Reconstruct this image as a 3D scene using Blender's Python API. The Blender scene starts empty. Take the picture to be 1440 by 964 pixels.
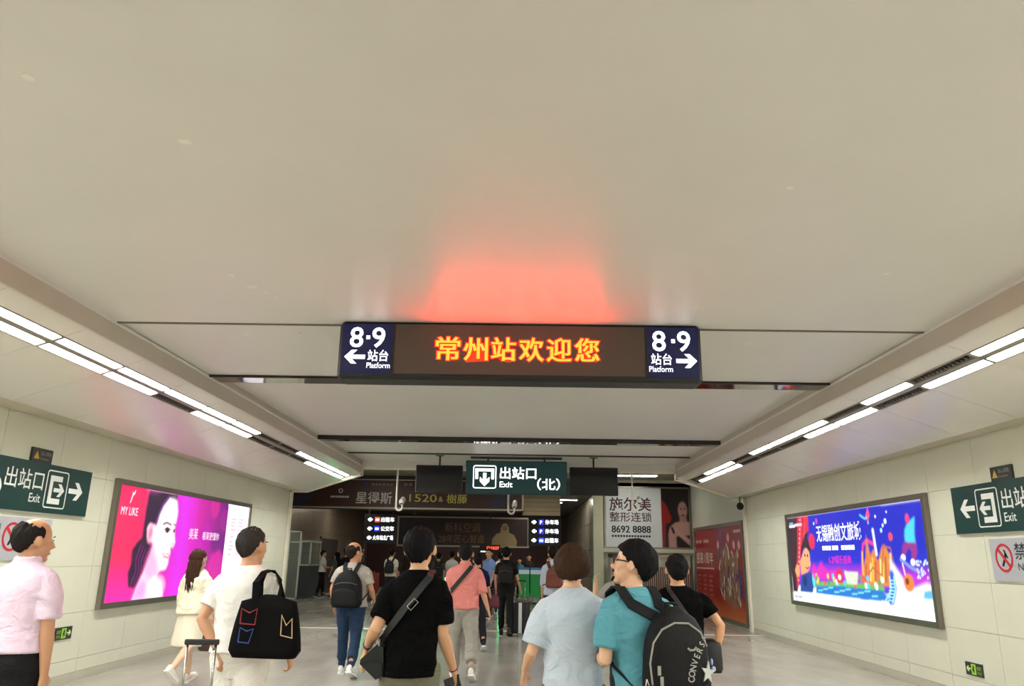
import bpy, math, random
import numpy as np
from mathutils import Vector, Matrix, noise

random.seed(7)
scene = bpy.context.scene
COL = scene.collection

# ---------------------------------------------------------------- camera
def make_camera():
    f_px, pitch, roll, yaw, h = 1060.0, math.radians(15.85), math.radians(0.95), math.radians(-0.77), 1.58
    F = Vector((math.sin(yaw) * math.cos(pitch), math.cos(yaw) * math.cos(pitch), math.sin(pitch)))
    R0 = Vector((math.cos(yaw), -math.sin(yaw), 0)); U0 = R0.cross(F)
    R = R0 * math.cos(roll) + U0 * math.sin(roll); U = U0 * math.cos(roll) - R0 * math.sin(roll)
    cd = bpy.data.cameras.new('camera'); cd.sensor_width = 36.0; cd.lens = f_px / 1440 * 36
    cd.clip_start = 0.05; cd.clip_end = 200
    co = bpy.data.objects.new('camera', cd); COL.objects.link(co)
    m = Matrix.Identity(4)
    for i in range(3):
        m[i][0] = R[i]; m[i][1] = U[i]; m[i][2] = -F[i]
    m[2][3] = h
    co.matrix_world = m
    scene.camera = co
make_camera()

# ---------------------------------------------------------------- world, exposure
w = bpy.data.worlds.new('world'); scene.world = w; w.use_nodes = True
w.node_tree.nodes['Background'].inputs[0].default_value = (0.9, 0.95, 1.0, 1)
w.node_tree.nodes['Background'].inputs[1].default_value = 0.02
vs = scene.view_settings
vs.view_transform = 'Standard'; vs.look = 'None'; vs.gamma = 1.0; vs.use_curve_mapping = False
vs.exposure = 0.5
TUBE = 56.0      # strength of the lit tube panels in the passage
HALL = 20.0      # strength of the hall's few ceiling panels

# ---------------------------------------------------------------- materials
def lin(c):
    return tuple(((v / 255) / 12.92 if v / 255 <= 0.04045 else ((v / 255 + 0.055) / 1.055) ** 2.4) for v in c)
MATS = {}
def mat(name, rgb, rough=0.6, metal=0.0, var=0.08, scale=9.0, bump=0.0, bscale=60.0, spec=0.5, alpha=None, trans=0.0, stretch=None, fold=0.0):
    if name in MATS: return MATS[name]
    m = bpy.data.materials.new(name); m.use_nodes = True
    nt = m.node_tree; N = nt.nodes; L = nt.links
    b = N['Principled BSDF']
    c = lin(rgb)
    tc = N.new('ShaderNodeTexCoord'); mp = N.new('ShaderNodeMapping')
    if stretch: mp.inputs['Scale'].default_value = stretch
    L.new(tc.outputs['Object'], mp.inputs[0])
    nz = N.new('ShaderNodeTexNoise'); nz.inputs['Scale'].default_value = scale; nz.inputs['Detail'].default_value = 5
    L.new(mp.outputs[0], nz.inputs['Vector'])
    mx = N.new('ShaderNodeMix'); mx.data_type = 'RGBA'
    mx.inputs[6].default_value = tuple(v * (1 - var) for v in c) + (1,)
    mx.inputs[7].default_value = tuple(min(1, v * (1 + var)) for v in c) + (1,)
    L.new(nz.outputs['Fac'], mx.inputs[0]); L.new(mx.outputs[2], b.inputs['Base Color'])
    b.inputs['Roughness'].default_value = rough; b.inputs['Metallic'].default_value = metal
    b.inputs['Specular IOR Level'].default_value = spec
    if trans: b.inputs['Transmission Weight'].default_value = trans
    if alpha is not None: b.inputs['Alpha'].default_value = alpha
    if bump:
        n2 = N.new('ShaderNodeTexNoise'); n2.inputs['Scale'].default_value = bscale; n2.inputs['Detail'].default_value = 4
        L.new(mp.outputs[0], n2.inputs['Vector'])
        bp = N.new('ShaderNodeBump'); bp.inputs['Strength'].default_value = bump; bp.inputs['Distance'].default_value = 0.01
        L.new(n2.outputs['Fac'], bp.inputs['Height']); L.new(bp.outputs[0], b.inputs['Normal'])
        if fold:
            m3 = N.new('ShaderNodeMapping'); m3.inputs['Scale'].default_value = (4.5, 4.5, 7.0); m3.inputs['Rotation'].default_value = (0, .5, 0); L.new(tc.outputs['Object'], m3.inputs[0])
            n3 = N.new('ShaderNodeTexNoise'); n3.inputs['Scale'].default_value = 1.0; n3.inputs['Detail'].default_value = 3; n3.inputs['Distortion'].default_value = 1.2
            L.new(m3.outputs[0], n3.inputs['Vector'])
            b3 = N.new('ShaderNodeBump'); b3.inputs['Strength'].default_value = fold; b3.inputs['Distance'].default_value = 0.08
            L.new(n3.outputs['Fac'], b3.inputs['Height']); L.new(b3.outputs[0], bp.inputs['Normal'])
    MATS[name] = m
    return m
def emat(name, rgb, strength=1.0, raw=False):
    if name in MATS: return MATS[name]
    m = bpy.data.materials.new(name); m.use_nodes = True
    nt = m.node_tree; N = nt.nodes
    b = N['Principled BSDF']
    c = rgb if raw else lin(rgb)
    b.inputs['Base Color'].default_value = tuple(min(1, v) * 0.3 for v in c) + (1,)
    b.inputs['Emission Color'].default_value = tuple(c) + (1,)
    b.inputs['Emission Strength'].default_value = strength
    b.inputs['Roughness'].default_value = 0.4
    MATS[name] = m
    return m
def colour_mat(name, strength):
    """print: colours stored on the points of the printed sheet; back-lit when strength > 0"""
    if name in MATS: return MATS[name]
    m = bpy.data.materials.new(name); m.use_nodes = True
    nt = m.node_tree; N = nt.nodes; L = nt.links; b = N['Principled BSDF']
    at = N.new('ShaderNodeAttribute'); at.attribute_name = 'Col'
    if strength > 0:
        b.inputs['Base Color'].default_value = (0.02, 0.02, 0.02, 1)
        L.new(at.outputs['Color'], b.inputs['Emission Color']); b.inputs['Emission Strength'].default_value = strength
    else:
        L.new(at.outputs['Color'], b.inputs['Base Color'])
    b.inputs['Roughness'].default_value = 0.3
    MATS[name] = m
    return m

# ---------------------------------------------------------------- geometry helpers
class Geo:
    def __init__(s): s.v = []; s.f = []
    def add(s, vs, fs):
        o = len(s.v); s.v.extend([tuple(v) for v in vs]); s.f.extend([tuple(i + o for i in f) for f in fs])
    def loft(s, rings, cap=True, closed=True):
        n = len(rings[0]); o = len(s.v)
        for r in rings: s.v.extend([tuple(p) for p in r])
        for i in range(len(rings) - 1):
            for j in range(n if closed else n - 1):
                k = (j + 1) % n
                s.f.append((o + i * n + j, o + i * n + k, o + (i + 1) * n + k, o + (i + 1) * n + j))
        if cap and closed:
            s.f.append(tuple(o + j for j in reversed(range(n))))
            s.f.append(tuple(o + (len(rings) - 1) * n + j for j in range(n)))
    def tube(s, path, radii, n=12, ref=None, flat=None, cap=True):
        path = [Vector(p) for p in path]
        if not hasattr(radii, '__len__'): radii = [radii] * len(path)
        t0 = (path[1] - path[0]).normalized()
        r = Vector(ref) if ref is not None else (Vector((1, 0, 0)) if abs(t0.x) < 0.9 else Vector((0, 1, 0)))
        rings = []
        for i, p in enumerate(path):
            if i == 0: t = path[1] - path[0]
            elif i == len(path) - 1: t = path[-1] - path[-2]
            else: t = (path[i + 1] - path[i]).normalized() + (path[i] - path[i - 1]).normalized()
            t.normalize()
            r = (r - t * r.dot(t)).normalized(); b = t.cross(r)
            ra = radii[i]
            ra, rb = (ra if hasattr(ra, '__len__') else (ra, ra if flat is None else ra * flat))
            rings.append([p + r * (ra * math.cos(2 * math.pi * j / n)) + b * (rb * math.sin(2 * math.pi * j / n)) for j in range(n)])
        s.loft(rings, cap)
    def ribbon(s, path, nrm, width, thick):
        path = [Vector(p) for p in path]; rings = []
        for i, p in enumerate(path):
            a = path[max(0, i - 1)]; b = path[min(len(path) - 1, i + 1)]
            t = (b - a).normalized(); n = Vector(nrm[i] if not isinstance(nrm, Vector) else nrm)
            n = (n - t * n.dot(t)).normalized(); w = t.cross(n)
            rings.append([p + w * width / 2, p + w * width / 2 + n * thick, p - w * width / 2 + n * thick, p - w * width / 2])
        s.loft(rings)
    def ellipsoid(s, c, r, rot=None, nu=20, nv=12, fn=None):
        c = Vector(c); o = len(s.v)
        pts = []
        for i in range(nv + 1):
            th = math.pi * i / nv
            for j in range(nu):
                ph = 2 * math.pi * j / nu
                p = Vector((r[0] * math.sin(th) * math.cos(ph), r[1] * math.sin(th) * math.sin(ph), r[2] * math.cos(th)))
                if fn: p = fn(p)
                if rot is not None: p = rot @ p
                pts.append(c + p)
        s.v.extend([tuple(p) for p in pts])
        for i in range(nv):
            for j in range(nu):
                k = (j + 1) % nu
                s.f.append((o + i * nu + j, o + (i + 1) * nu + j, o + (i + 1) * nu + k, o + i * nu + k))
    def box(s, a, b, bev=0.0):
        x0, y0, z0 = a; x1, y1, z1 = b
        if bev <= 0:
            s.add([(x0, y0, z0), (x1, y0, z0), (x1, y1, z0), (x0, y1, z0), (x0, y0, z1), (x1, y0, z1), (x1, y1, z1), (x0, y1, z1)],
                  [(0, 3, 2, 1), (4, 5, 6, 7), (0, 1, 5, 4), (1, 2, 6, 5), (2, 3, 7, 6), (3, 0, 4, 7)])
        else:
            def ring(x0, x1, y0, y1, z):
                c = bev
                return [(x0 + c, y0, z), (x1 - c, y0, z), (x1, y0 + c, z), (x1, y1 - c, z), (x1 - c, y1, z), (x0 + c, y1, z), (x0, y1 - c, z), (x0, y0 + c, z)]
            c = bev
            s.loft([ring(x0 + c * .6, x1 - c * .6, y0 + c * .6, y1 - c * .6, z0), ring(x0, x1, y0, y1, z0 + c), ring(x0, x1, y0, y1, z1 - c), ring(x0 + c * .6, x1 - c * .6, y0 + c * .6, y1 - c * .6, z1)])
    def prism(s, poly, fr, d0, d1):
        """poly: 2d points in frame fr=(O,r,u,n), extruded along n from d0 to d1"""
        O, r, u, n = fr; k = len(poly)
        a = [O + r * x + u * y + n * d0 for x, y in poly]; b = [O + r * x + u * y + n * d1 for x, y in poly]
        s.add(a + b, [tuple(reversed(range(k))), tuple(range(k, 2 * k))] + [(i, (i + 1) % k, k + (i + 1) % k, k + i) for i in range(k)])
    def mesh(s, name='mesh'):
        m = bpy.data.meshes.new(name); m.from_pydata(s.v, [], s.f); m.update()
        return m
def smooth(m):
    m.polygons.foreach_set('use_smooth', [True] * len(m.polygons)); return m
def link(name, mesh, material=None, parent=None, loc=None, sm=False, label=None):
    if isinstance(mesh, Geo): mesh = mesh.mesh(name)
    if material is not None:
        mesh.materials.clear(); mesh.materials.append(material)
    if sm: smooth(mesh)
    o = bpy.data.objects.new(name, mesh); COL.objects.link(o)
    if parent is not None: o.parent = parent
    if loc is not None: o.location = loc
    if label: o['label'] = label
    return o
def tag(o, label, cat, group=None):
    o['label'] = label; o['category'] = cat
    if group: o['group'] = group
    return o
def empty(name, label, cat, loc=(0, 0, 0), rz=0.0, group=None):
    o = bpy.data.objects.new(name, None); COL.objects.link(o)
    o.location = loc; o.rotation_euler = (0, 0, rz); o.empty_display_size = 0.1
    return tag(o, label, cat, group)
def struct(o): o['kind'] = 'structure'; return o
def frame(O, normal, shift=(0, 0, 0)):
    """wall frame: origin, right, up, outward normal, for faces looking along 'normal'"""
    n = Vector(normal); u = Vector((0, 0, 1)); r = u.cross(n)
    return (Vector(O) - Vector(shift), r, u, n)
TMP = {}
def text_mesh(body, size=1.0, bold=0.0, align='LEFT', xs=1.0, fat=0.0, width=None):
    key = (body, size, bold, align, xs, fat, width)
    if key in TMP: return TMP[key]
    c = bpy.data.curves.new('text', 'FONT'); c.body = body; c.size = 1.0; c.offset = bold; c.resolution_u = 3
    o = bpy.data.objects.new('text', c); COL.objects.link(o)
    dg = bpy.context.evaluated_depsgraph_get()
    m = bpy.data.meshes.new_from_object(o.evaluated_get(dg))
    n = len(m.vertices); co = np.empty(n * 3); m.vertices.foreach_get('co', co); co = co.reshape(-1, 3)
    fs = [tuple(p.vertices) for p in m.polygons]
    bpy.data.objects.remove(o); bpy.data.curves.remove(c); bpy.data.meshes.remove(m)
    x0, x1 = co[:, 0].min(), co[:, 0].max(); y0, y1 = co[:, 1].min(), co[:, 1].max()
    co[:, 0] -= x0; k = size
    if width: xs = width / ((x1 - x0) * k)
    co = co * np.array([k * xs, k, 0])
    W = (x1 - x0) * k * xs
    if align == 'CENTER': co[:, 0] -= W / 2
    if align == 'RIGHT': co[:, 0] -= W
    if fat:                                     # thicken upright strokes, leaving the level ones thin
        cs = []; ff = []
        for i, d in enumerate((-fat, 0, fat)):
            cs.append(co + np.array([d * size, 0, i * 0.0006])); ff += [tuple(a + i * n for a in f) for f in fs]
        co = np.vstack(cs); fs = ff
    TMP[key] = (co, fs, W)
    return TMP[key]
def lettering(body, size, material, parent, fr, x, y, d=0.004, bold=0.0, align='LEFT', xs=1.0, fat=0.0, width=None, name='lettering', label=None):
    co, fs, W = text_mesh(body, size, bold, align, xs, fat, width)
    O, r, u, n = fr
    g = Geo(); g.add([O + r * (x + p[0]) + u * (y + p[1]) + n * (d + p[2]) for p in co], fs)
    return link(name, g, material, parent, label=label)
def plate(poly, material, parent, fr, d0, d1, name):
    g = Geo(); g.prism(poly, fr, d0, d1); return link(name, g, material, parent)
def rect(x0, y0, x1, y1): return [(x0, y0), (x1, y0), (x1, y1), (x0, y1)]
def arrow(cx, cy, L, ang=0.0, th=0.2, head=0.42):
    """thick arrow pointing right of length L, rotated by ang"""
    t = L * th / 2; h = L * head; k = L * 0.5; w = 2.6 * t
    p = [(-k, -t), (k - w - t, -t), (k - w - h, -h), (k - h, -h), (k, 0), (k - h, h), (k - w - h, h), (k - w - t, t), (-k, t)]
    c, s = math.cos(ang), math.sin(ang)
    return [(cx + x * c - y * s, cy + x * s + y * c) for x, y in p]
def rrect_ring(x0, y0, x1, y1, r, th, n=5):
    def loop(x0, y0, x1, y1, r):
        out = []
        for cx, cy, a in ((x1 - r, y0 + r, -90), (x1 - r, y1 - r, 0), (x0 + r, y1 - r, 90), (x0 + r, y0 + r, 180)):
            for i in range(n + 1):
                t = math.radians(a + 90 * i / n); out.append((cx + r * math.cos(t), cy + r * math.sin(t)))
        return out
    return loop(x0, y0, x1, y1, r), loop(x0 + th, y0 + th, x1 - th, y1 - th, max(r - th, 0.001))
def ring_plate(outer, inner, material, parent, fr, d0, d1, name):
    O, r, u, n = fr; g = Geo(); k = len(outer)
    P = lambda pts, d: [O + r * x + u * y + n * d for x, y in pts]
    g.loft([P(outer, d0), P(outer, d1), P(inner, d1), P(inner, d0), P(outer, d0)], cap=False)
    return link(name, g, material, parent)
def circle(cx, cy, r, n=28): return [(cx + r * math.cos(2 * math.pi * i / n), cy + r * math.sin(2 * math.pi * i / n)) for i in range(n)]
# ================================================================ the setting
WL, WR = -5.6, 5.45          # tile faces of the side walls
YB, YE = -9.0, 18.6          # passage: behind the camera to the portal
M_wall = mat('wall_tile', (215, 215, 197), rough=0.42, var=0.05, scale=2.5, bump=0.03, bscale=14)
M_joint = mat('wall_joint', (188, 187, 171), rough=0.9)
M_ceil = mat('ceiling_paint', (216, 214, 208), rough=0.42, var=0.05, scale=1.2, bump=0.10, bscale=3.0)
M_beam = mat('beam_paint', (188, 178, 165), rough=0.6, var=0.07, scale=3, bump=0.08, bscale=6)
M_soffit = mat('soffit_panel', (224, 220, 210), rough=0.24, spec=.8, var=0.04, scale=2.0, bump=0.03, bscale=4)
M_cove = mat('cove_paint', (196, 190, 172), rough=0.5)
M_mirror = mat('polished_steel', (150, 140, 132), rough=0.06, metal=1.0, var=0.03)
M_dark = mat('dark_steel', (48, 45, 42), rough=0.5, metal=0.3)
M_trimw = mat('portal_trim', (226, 219, 200), rough=0.4)
M_steel = mat('brushed_steel', (184, 168, 144), rough=0.30, metal=.75, var=0.12, scale=6, stretch=(1, 1, 14))
M_hallw = mat('hall_wall', (196, 196, 176), rough=0.5, var=0.06)

def floor_material():
    m = bpy.data.materials.new('polished_floor'); m.use_nodes = True
    nt = m.node_tree; N = nt.nodes; L = nt.links; b = N['Principled BSDF']
    tc = N.new('ShaderNodeTexCoord')
    bk = N.new('ShaderNodeTexBrick'); bk.offset = 0.0; bk.inputs['Scale'].default_value = 1.0
    bk.inputs['Brick Width'].default_value = 0.9; bk.inputs['Row Height'].default_value = 0.9; bk.inputs['Mortar Size'].default_value = 0.006
    bk.inputs['Color1'].default_value = lin((164, 160, 150)) + (1,); bk.inputs['Color2'].default_value = lin((158, 154, 144)) + (1,)
    bk.inputs['Mortar'].default_value = lin((150, 146, 137)) + (1,)
    L.new(tc.outputs['Object'], bk.inputs['Vector'])
    mp = N.new('ShaderNodeMapping'); mp.inputs['Scale'].default_value = (1.0, 0.35, 1); L.new(tc.outputs['Object'], mp.inputs[0])
    nz = N.new('ShaderNodeTexNoise'); nz.inputs['Scale'].default_value = 2.2; nz.inputs['Detail'].default_value = 7; L.new(mp.outputs[0], nz.inputs['Vector'])
    mx = N.new('ShaderNodeMix'); mx.data_type = 'RGBA'; mx.blend_type = 'MULTIPLY'; mx.inputs[0].default_value = 0.28
    rp = N.new('ShaderNodeValToRGB'); rp.color_ramp.elements[0].color = (0.72, 0.7, 0.66, 1); rp.color_ramp.elements[1].color = (1.2, 1.2, 1.18, 1)
    rp.color_ramp.elements[0].position = 0.35; rp.color_ramp.elements[1].position = 0.68
    L.new(nz.outputs['Fac'], rp.inputs[0]); L.new(bk.outputs['Color'], mx.inputs[6]); L.new(rp.outputs[0], mx.inputs[7])
    L.new(mx.outputs[2], b.inputs['Base Color'])
    rr = N.new('ShaderNodeMapRange'); rr.inputs['To Min'].default_value = 0.14; rr.inputs['To Max'].default_value = 0.27
    L.new(nz.outputs['Fac'], rr.inputs[0]); L.new(rr.outputs[0], b.inputs['Roughness'])
    return m
def slab(name, a, b, m, parent=None, st=False):
    g = Geo(); g.box(a, b); o = link(name, g, m, parent)
    return struct(o) if st else o

g = Geo(); g.box((-13, YB, -0.2), (8, 46, 0)); floor = struct(link('floor', g, floor_material()))
slab('threshold_strip', (WL, 17.75, 0.0), (WR, 17.93, 0.004), mat('pale_stone', (214, 212, 200), rough=0.25), floor)

# side walls with their tiles
ROWS = [(0.10, 0.26), (0.26, 0.82), (0.82, 1.38), (1.38, 1.94), (1.94, 2.50), (2.50, 3.06)]
for side, X, nm in ((-1, WL, 'wall_left'), (1, WR, 'wall_right')):
    xa, xb = sorted((X + side * 0.018, X + side * 0.30))
    wall = slab(nm, (xa, YB, 0), (xb, YE, 3.9), M_joint, st=True)
    meshes = {}
    y = 10.27 - 13 * 1.09; end = YE - 0.02
    while y < end - 0.05:
        w_ = min(1.09, end - y)
        for z0, z1 in ROWS:
            key = (round(w_, 3), round(z1 - z0, 3))
            if key not in meshes:
                q = Geo(); x0, x1 = sorted((0.0, side * 0.02)); q.box((x0, 0.0025, 0.0025), (x1, w_ - 0.0025, z1 - z0 - 0.0025), 0.0025)
                meshes[key] = q.mesh('tile')
            link('tile', meshes[key], M_wall, wall, (X, y, z0))
        y += w_
    xa, xb = sorted((X - side * 0.012, X + side * 0.02))
    slab('baseboard_' + nm[5:], (xa, YB, 0), (xb, YE, 0.10), mat('baseboard', (186, 182, 166), rough=0.45), st=True)
# portal edge trims and the wall behind the camera
slab('wall_back', (-6, YB - 0.2, 0), (6, YB, 3.9), M_wall, st=True)

# ceiling: stepped slabs over the passage
ceil_secs = [(YB, 6.83, 3.68), (6.86, 9.05, 3.695), (9.40, 14.32, 3.77), (14.62, 16.95, 3.80), (17.12, YE, 3.81)]
g = Geo()
for a, b, z in ceil_secs: g.box((-3.95, a, z), (3.90, b, 4.1))
g.box((-6, YB, 3.93), (6, YE, 4.15))
ceiling = struct(link('ceiling', g, M_ceil))
slab('expansion_joint', (-3.87, 6.825, 3.672), (3.81, 6.862, 4.0), mat('joint_filler', (112, 106, 94), rough=.9), ceiling)
for a, b, z in ((9.05, 9.40, 3.675), (14.32, 14.62, 3.70), (16.95, 17.12, 3.78)):
    slab('shutter_plate', (-3.87, a + 0.03, z), (3.80, b, z + 0.2), M_mirror if a < 16 else M_beam, ceiling)
    slab('shutter_slot_edge', (-3.88, a + 0.005, z - 0.008), (3.81, a + 0.035, z + 0.2), M_dark, ceiling)
# flaking paint on the near slab
chip = mat('bare_plaster', (232, 228, 220), rough=0.8)
rc = random.Random(3)
for (x, y, s) in ((-2.3, 5.55, .05), (-2.22, 5.8, .09), (-2.15, 5.95, .05), (-2.1, 6.05, .04), (-.95, 6.25, .04), (2.75, 5.35, .06), (1.55, 6.2, .03), (2.3, 7.35, .11), (-2.75, 7.2, .06), (-2.2, 7.15, .04), (3.0, 8.3, .04), (-1.8, 3.55, .07), (-2.3, 3.0, .06), (2.0, 11.0, .06), (1.75, 11.6, .05), (1.55, 4.0, .05)):
    z = next(zz for a, b, zz in ceil_secs if a <= y <= b + .4)
    q = Geo(); n = 9
    q.prism([(s * (0.6 + .5 * rc.random()) * math.cos(2 * math.pi * i / n) * .55, s * (0.6 + .5 * rc.random()) * math.sin(2 * math.pi * i / n) * .5) for i in range(n)],
            (Vector((0, 0, 0)), Vector((1, 0, 0)), Vector((0, -1, 0)), Vector((0, 0, -1))), 0.0, 0.003)
    link('paint_flake', q, chip, ceiling, (x, y, z))
# side beams and soffits
SL = 0.345
def sz(ax): return 3.49 - (ax - 3.86) * SL
FP = {-1: (6.43, 1.083), 1: (6.58, 1.13)}
for side in (-1, 1):
    bx = 3.88 if side < 0 else 3.80
    def X(a): return side * (a - 3.86 + bx)
    fr = (Vector((0, YB, 0)), Vector((side, 0, 0)), Vector((0, 0, 1)), Vector((0, 1, 0)))
    off = bx - 3.86
    def prof(pts): return [(p[0] + off, p[1]) for p in pts]
    g = Geo(); g.prism(prof([(3.86, 3.49), (3.90, sz(3.90)), (3.90, 4.0), (3.86, 4.0)]), fr, 0, YE - YB)
    tr = struct(link('trim_1' if side < 0 else 'trim_2', g, M_beam))
    g = Geo(); g.prism(prof([(3.845, 3.665), (3.87, 3.655), (3.87, 3.685), (3.845, 3.685)]), fr, 0, YE - YB); link('moulding', g, M_ceil, tr)
    # backing above the soffit and the flat cove strip beside the wall
    g = Geo(); g.prism(prof([(3.9, sz(3.9) + .09), (5.17, sz(5.17) + .09), (5.17, sz(5.17) + .12), (3.9, sz(3.9) + .12)]), fr, 0, YE - YB)
    link('soffit_backing', g, M_dark, tr)
    wx = abs(WL if side < 0 else WR) - off
    g = Geo(); g.prism(prof([(5.17, sz(5.17)), (5.19, sz(5.17) + .02), (wx + .02, sz(5.17) + .02), (wx + .02, sz(5.17) + .05), (5.17, sz(5.17) + .05)]), fr, 0, YE - YB)
    link('cove_strip', g, M_cove, tr)
    y0, pt = FP[side]
    ends = []
    k = -14
    while y0 + k * pt < YE - 0.05:
        a = max(YB, y0 + k * pt); b = min(YE, a + pt); 
        if b > YB + .1: ends.append((a, b))
        k += 1
    cache = {}
    for a, b in ends:
        L_ = round(b - a, 3)
        for nm, p0, p1 in (('inner', 3.875, 4.075), ('outer', 4.325, 5.172)):
            if (nm, L_) not in cache:
                q = Geo(); q.prism(prof([(p0, sz(p0)), (p1, sz(p1)), (p1, sz(p1) + .014), (p0, sz(p0) + .014)]),
                                   (Vector((0, 0, 0)), Vector((side, 0, 0)), Vector((0, 0, 1)), Vector((0, 1, 0))), 0.003, L_ - 0.003)
                cache[(nm, L_)] = q.mesh('soffit_panel')
            link('soffit_panel', cache[(nm, L_)], M_soffit, tr, (0, a, 0))

# ---------------------------------------------------------------- twin tube light fittings let into the soffits
M_house = mat('light_housing', (140, 136, 124), rough=0.35)
M_lit = emat('lit_tube_panel', (1.0, 0.998, 0.938), TUBE, raw=True)
M_lou = mat('unlit_louvre', (96, 88, 82), rough=0.35, metal=0.6)
M_louv2 = mat('louvre_blade', (132, 124, 116), rough=0.3, metal=0.8)
ORD = ['first', 'second', 'third', 'fourth', 'fifth', 'sixth', 'seventh', 'eighth', 'ninth', 'tenth', 'eleventh', 'twelfth', 'thirteenth', 'fourteenth',
       'fifteenth', 'sixteenth', 'seventeenth', 'eighteenth', 'nineteenth', 'twentieth', 'twenty-first', 'twenty-second', 'twenty-third', 'twenty-fourth', 'twenty-fifth', 'twenty-sixth']
OFF = {(-1, 0): {5, 6}, (-1, 1): {2, 5, 6, 7}, (1, 0): {0, 2, 6, 9}, (1, 1): {1, 4, 5, 6}}
def fixture_meshes(side, pt):
    off = (3.88 if side < 0 else 3.80) - 3.86
    fr = (Vector((0, 0, 0)), Vector((side, 0, 0)), Vector((0, 0, 1)), Vector((0, 1, 0)))
    P = lambda a, d: (a + off, sz(a) + d)
    def bar(a0, a1, d0, d1, y0, y1, g):
        g.prism([P(a0, d0), P(a1, d0), P(a1, d1), P(a0, d1)], fr, y0, y1)
    hs = Geo()
    bar(4.075, 4.088, -.006, .08, 0, pt, hs); bar(4.312, 4.325, -.006, .08, 0, pt, hs); bar(4.172, 4.228, -.004, .08, 0, pt, hs)
    bar(4.075, 4.325, .07, .085, 0, pt, hs); bar(4.075, 4.325, -.004, .05, 0, .05, hs)
    tubes = []; lou = []
    for a0, a1 in ((4.088, 4.172), (4.228, 4.312)):
        t = Geo(); bar(a0, a1, .012, .020, .05, pt, t); tubes.append(t.mesh('diffuser'))
        l = Geo(); bar(a0, a1, .05, .056, .05, pt, l)
        lb = Geo()
        n = 15
        for i in range(n):
            yy = .05 + (pt - .05) * (i + .5) / n; bar(a0, a1, .008, .05, yy - .004, yy + .004, lb)
        lou.append((l.mesh('louvre'), lb.mesh('louvre_blades')))
    return hs.mesh('housing'), tubes, lou
for side in (-1, 1):
    y0, pt = FP[side]; hm, tm, lm = fixture_meshes(side, pt)
    ks = [k for k in range(-14, 12) if YB < y0 + k * pt and y0 + (k + 1) * pt < YE + 0.02]
    for k in ks:
        n_far = max(ks) - k
        io = k in OFF[(side, 0)]; oo = k in OFF[(side, 1)]
        state = 'both tubes lit' if not io and not oo else ('both tubes dark' if io and oo else ('only its outer tube lit' if io else 'only its inner tube lit'))
        nm = 'nearest the far portal' if n_far == 0 else '%s from the far portal' % ORD[n_far]
        f_ = empty('ceiling_light', 'twin-tube light in the %s soffit, %s, %s' % ('left' if side < 0 else 'right', nm, state), 'ceiling light', (0, y0 + k * pt, 0), 0, 'twin-tube soffit lights')
        link('housing', hm, M_house, f_)
        for i, off_ in enumerate((io, oo)):
            if off_:
                l = link('louvre', lm[i][0], M_lou, f_, label='unlit louvre'); link('louvre_blades', lm[i][1], M_louv2, l)['kind'] = 'stuff'
            else: link('diffuser', tm[i], M_lit, f_, label='glowing white tube panel')

# ---------------------------------------------------------------- portal and the hall beyond
fr = (Vector((0, YE, 0)), Vector((1, 0, 0)), Vector((0, 0, 1)), Vector((0, -1, 0)))
g = Geo(); g.box((-3.9, YE, 3.62), (3.85, YE + .25, 4.15)); link('portal_beam', g, M_ceil, ceiling)
def portal_edge(pts, w_, name, par):
    g = Geo()
    for (x0, z0), (x1, z1) in zip(pts[:-1], pts[1:]):
        d = Vector((x1 - x0, 0, z1 - z0)); n = Vector((-d.z, 0, d.x)).normalized() * w_
        a = Vector((x0, YE - .02, z0)); b = Vector((x1, YE - .02, z1)); q = Vector((0, .14, 0))
        vs_ = [a, b, b + n, a + n]; g.add(vs_ + [p + q for p in vs_], [(0, 1, 2, 3), (7, 6, 5, 4), (0, 4, 5, 1), (1, 5, 6, 2), (2, 6, 7, 3), (3, 7, 4, 0)])
    return link(name, g, M_trimw, par)
pe = portal_edge([(WL + .06, 0), (WL + .06, 3.02), (-5.2, 3.02), (-3.86, 3.45), (-3.86, 3.60), (3.78, 3.60), (3.78, 3.45), (5.12, 3.02), (WR - .06, 3.02), (WR - .06, 0)], .055, 'trim_3', None)
struct(pe)
# soffit ends above the portal edge
for s_ in (-1, 1):
    g = Geo(); bx = 3.9 if s_ < 0 else 3.82
    g.prism([(s_ * bx, 3.49), (s_ * 5.2, 3.05), (s_ * 5.75, 3.05), (s_ * 5.75, 4.15), (s_ * bx, 4.15)], (Vector((0, YE + .02, 0)), Vector((1, 0, 0)), Vector((0, 0, 1)), Vector((0, 1, 0))), 0, .22)
    link('soffit_end', g, M_beam, ceiling)
# hall shell
HC = 4.05
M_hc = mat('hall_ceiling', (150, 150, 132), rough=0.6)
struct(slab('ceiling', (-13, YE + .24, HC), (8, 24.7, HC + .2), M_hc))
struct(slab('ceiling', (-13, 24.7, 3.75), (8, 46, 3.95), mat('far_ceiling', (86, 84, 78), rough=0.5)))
wr2 = slab('wall_right', (WR + .03, YE, 0), (WR + .35, 24.9, HC), mat('hall_side_wall', (204, 206, 190), rough=0.28, var=.06, scale=1.5), st=True)
slab('pilaster', (WR - .0, YE - .02, 0), (WR + .2, YE + .28, 3.9), M_hallw, wr2)
slab('baseboard_right', (WR - .0, YE + .28, 0), (WR + .04, 24.7, .08), mat('baseboard', (186, 182, 166)), st=True)
wf = slab('wall_front', (2.62, 24.70, 0), (WR + .3, 24.95, HC), M_hallw, st=True)
slab('ledge', (2.62, 24.58, 1.78), (WR + .03, 24.71, 1.90), M_hallw, wf)
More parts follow.
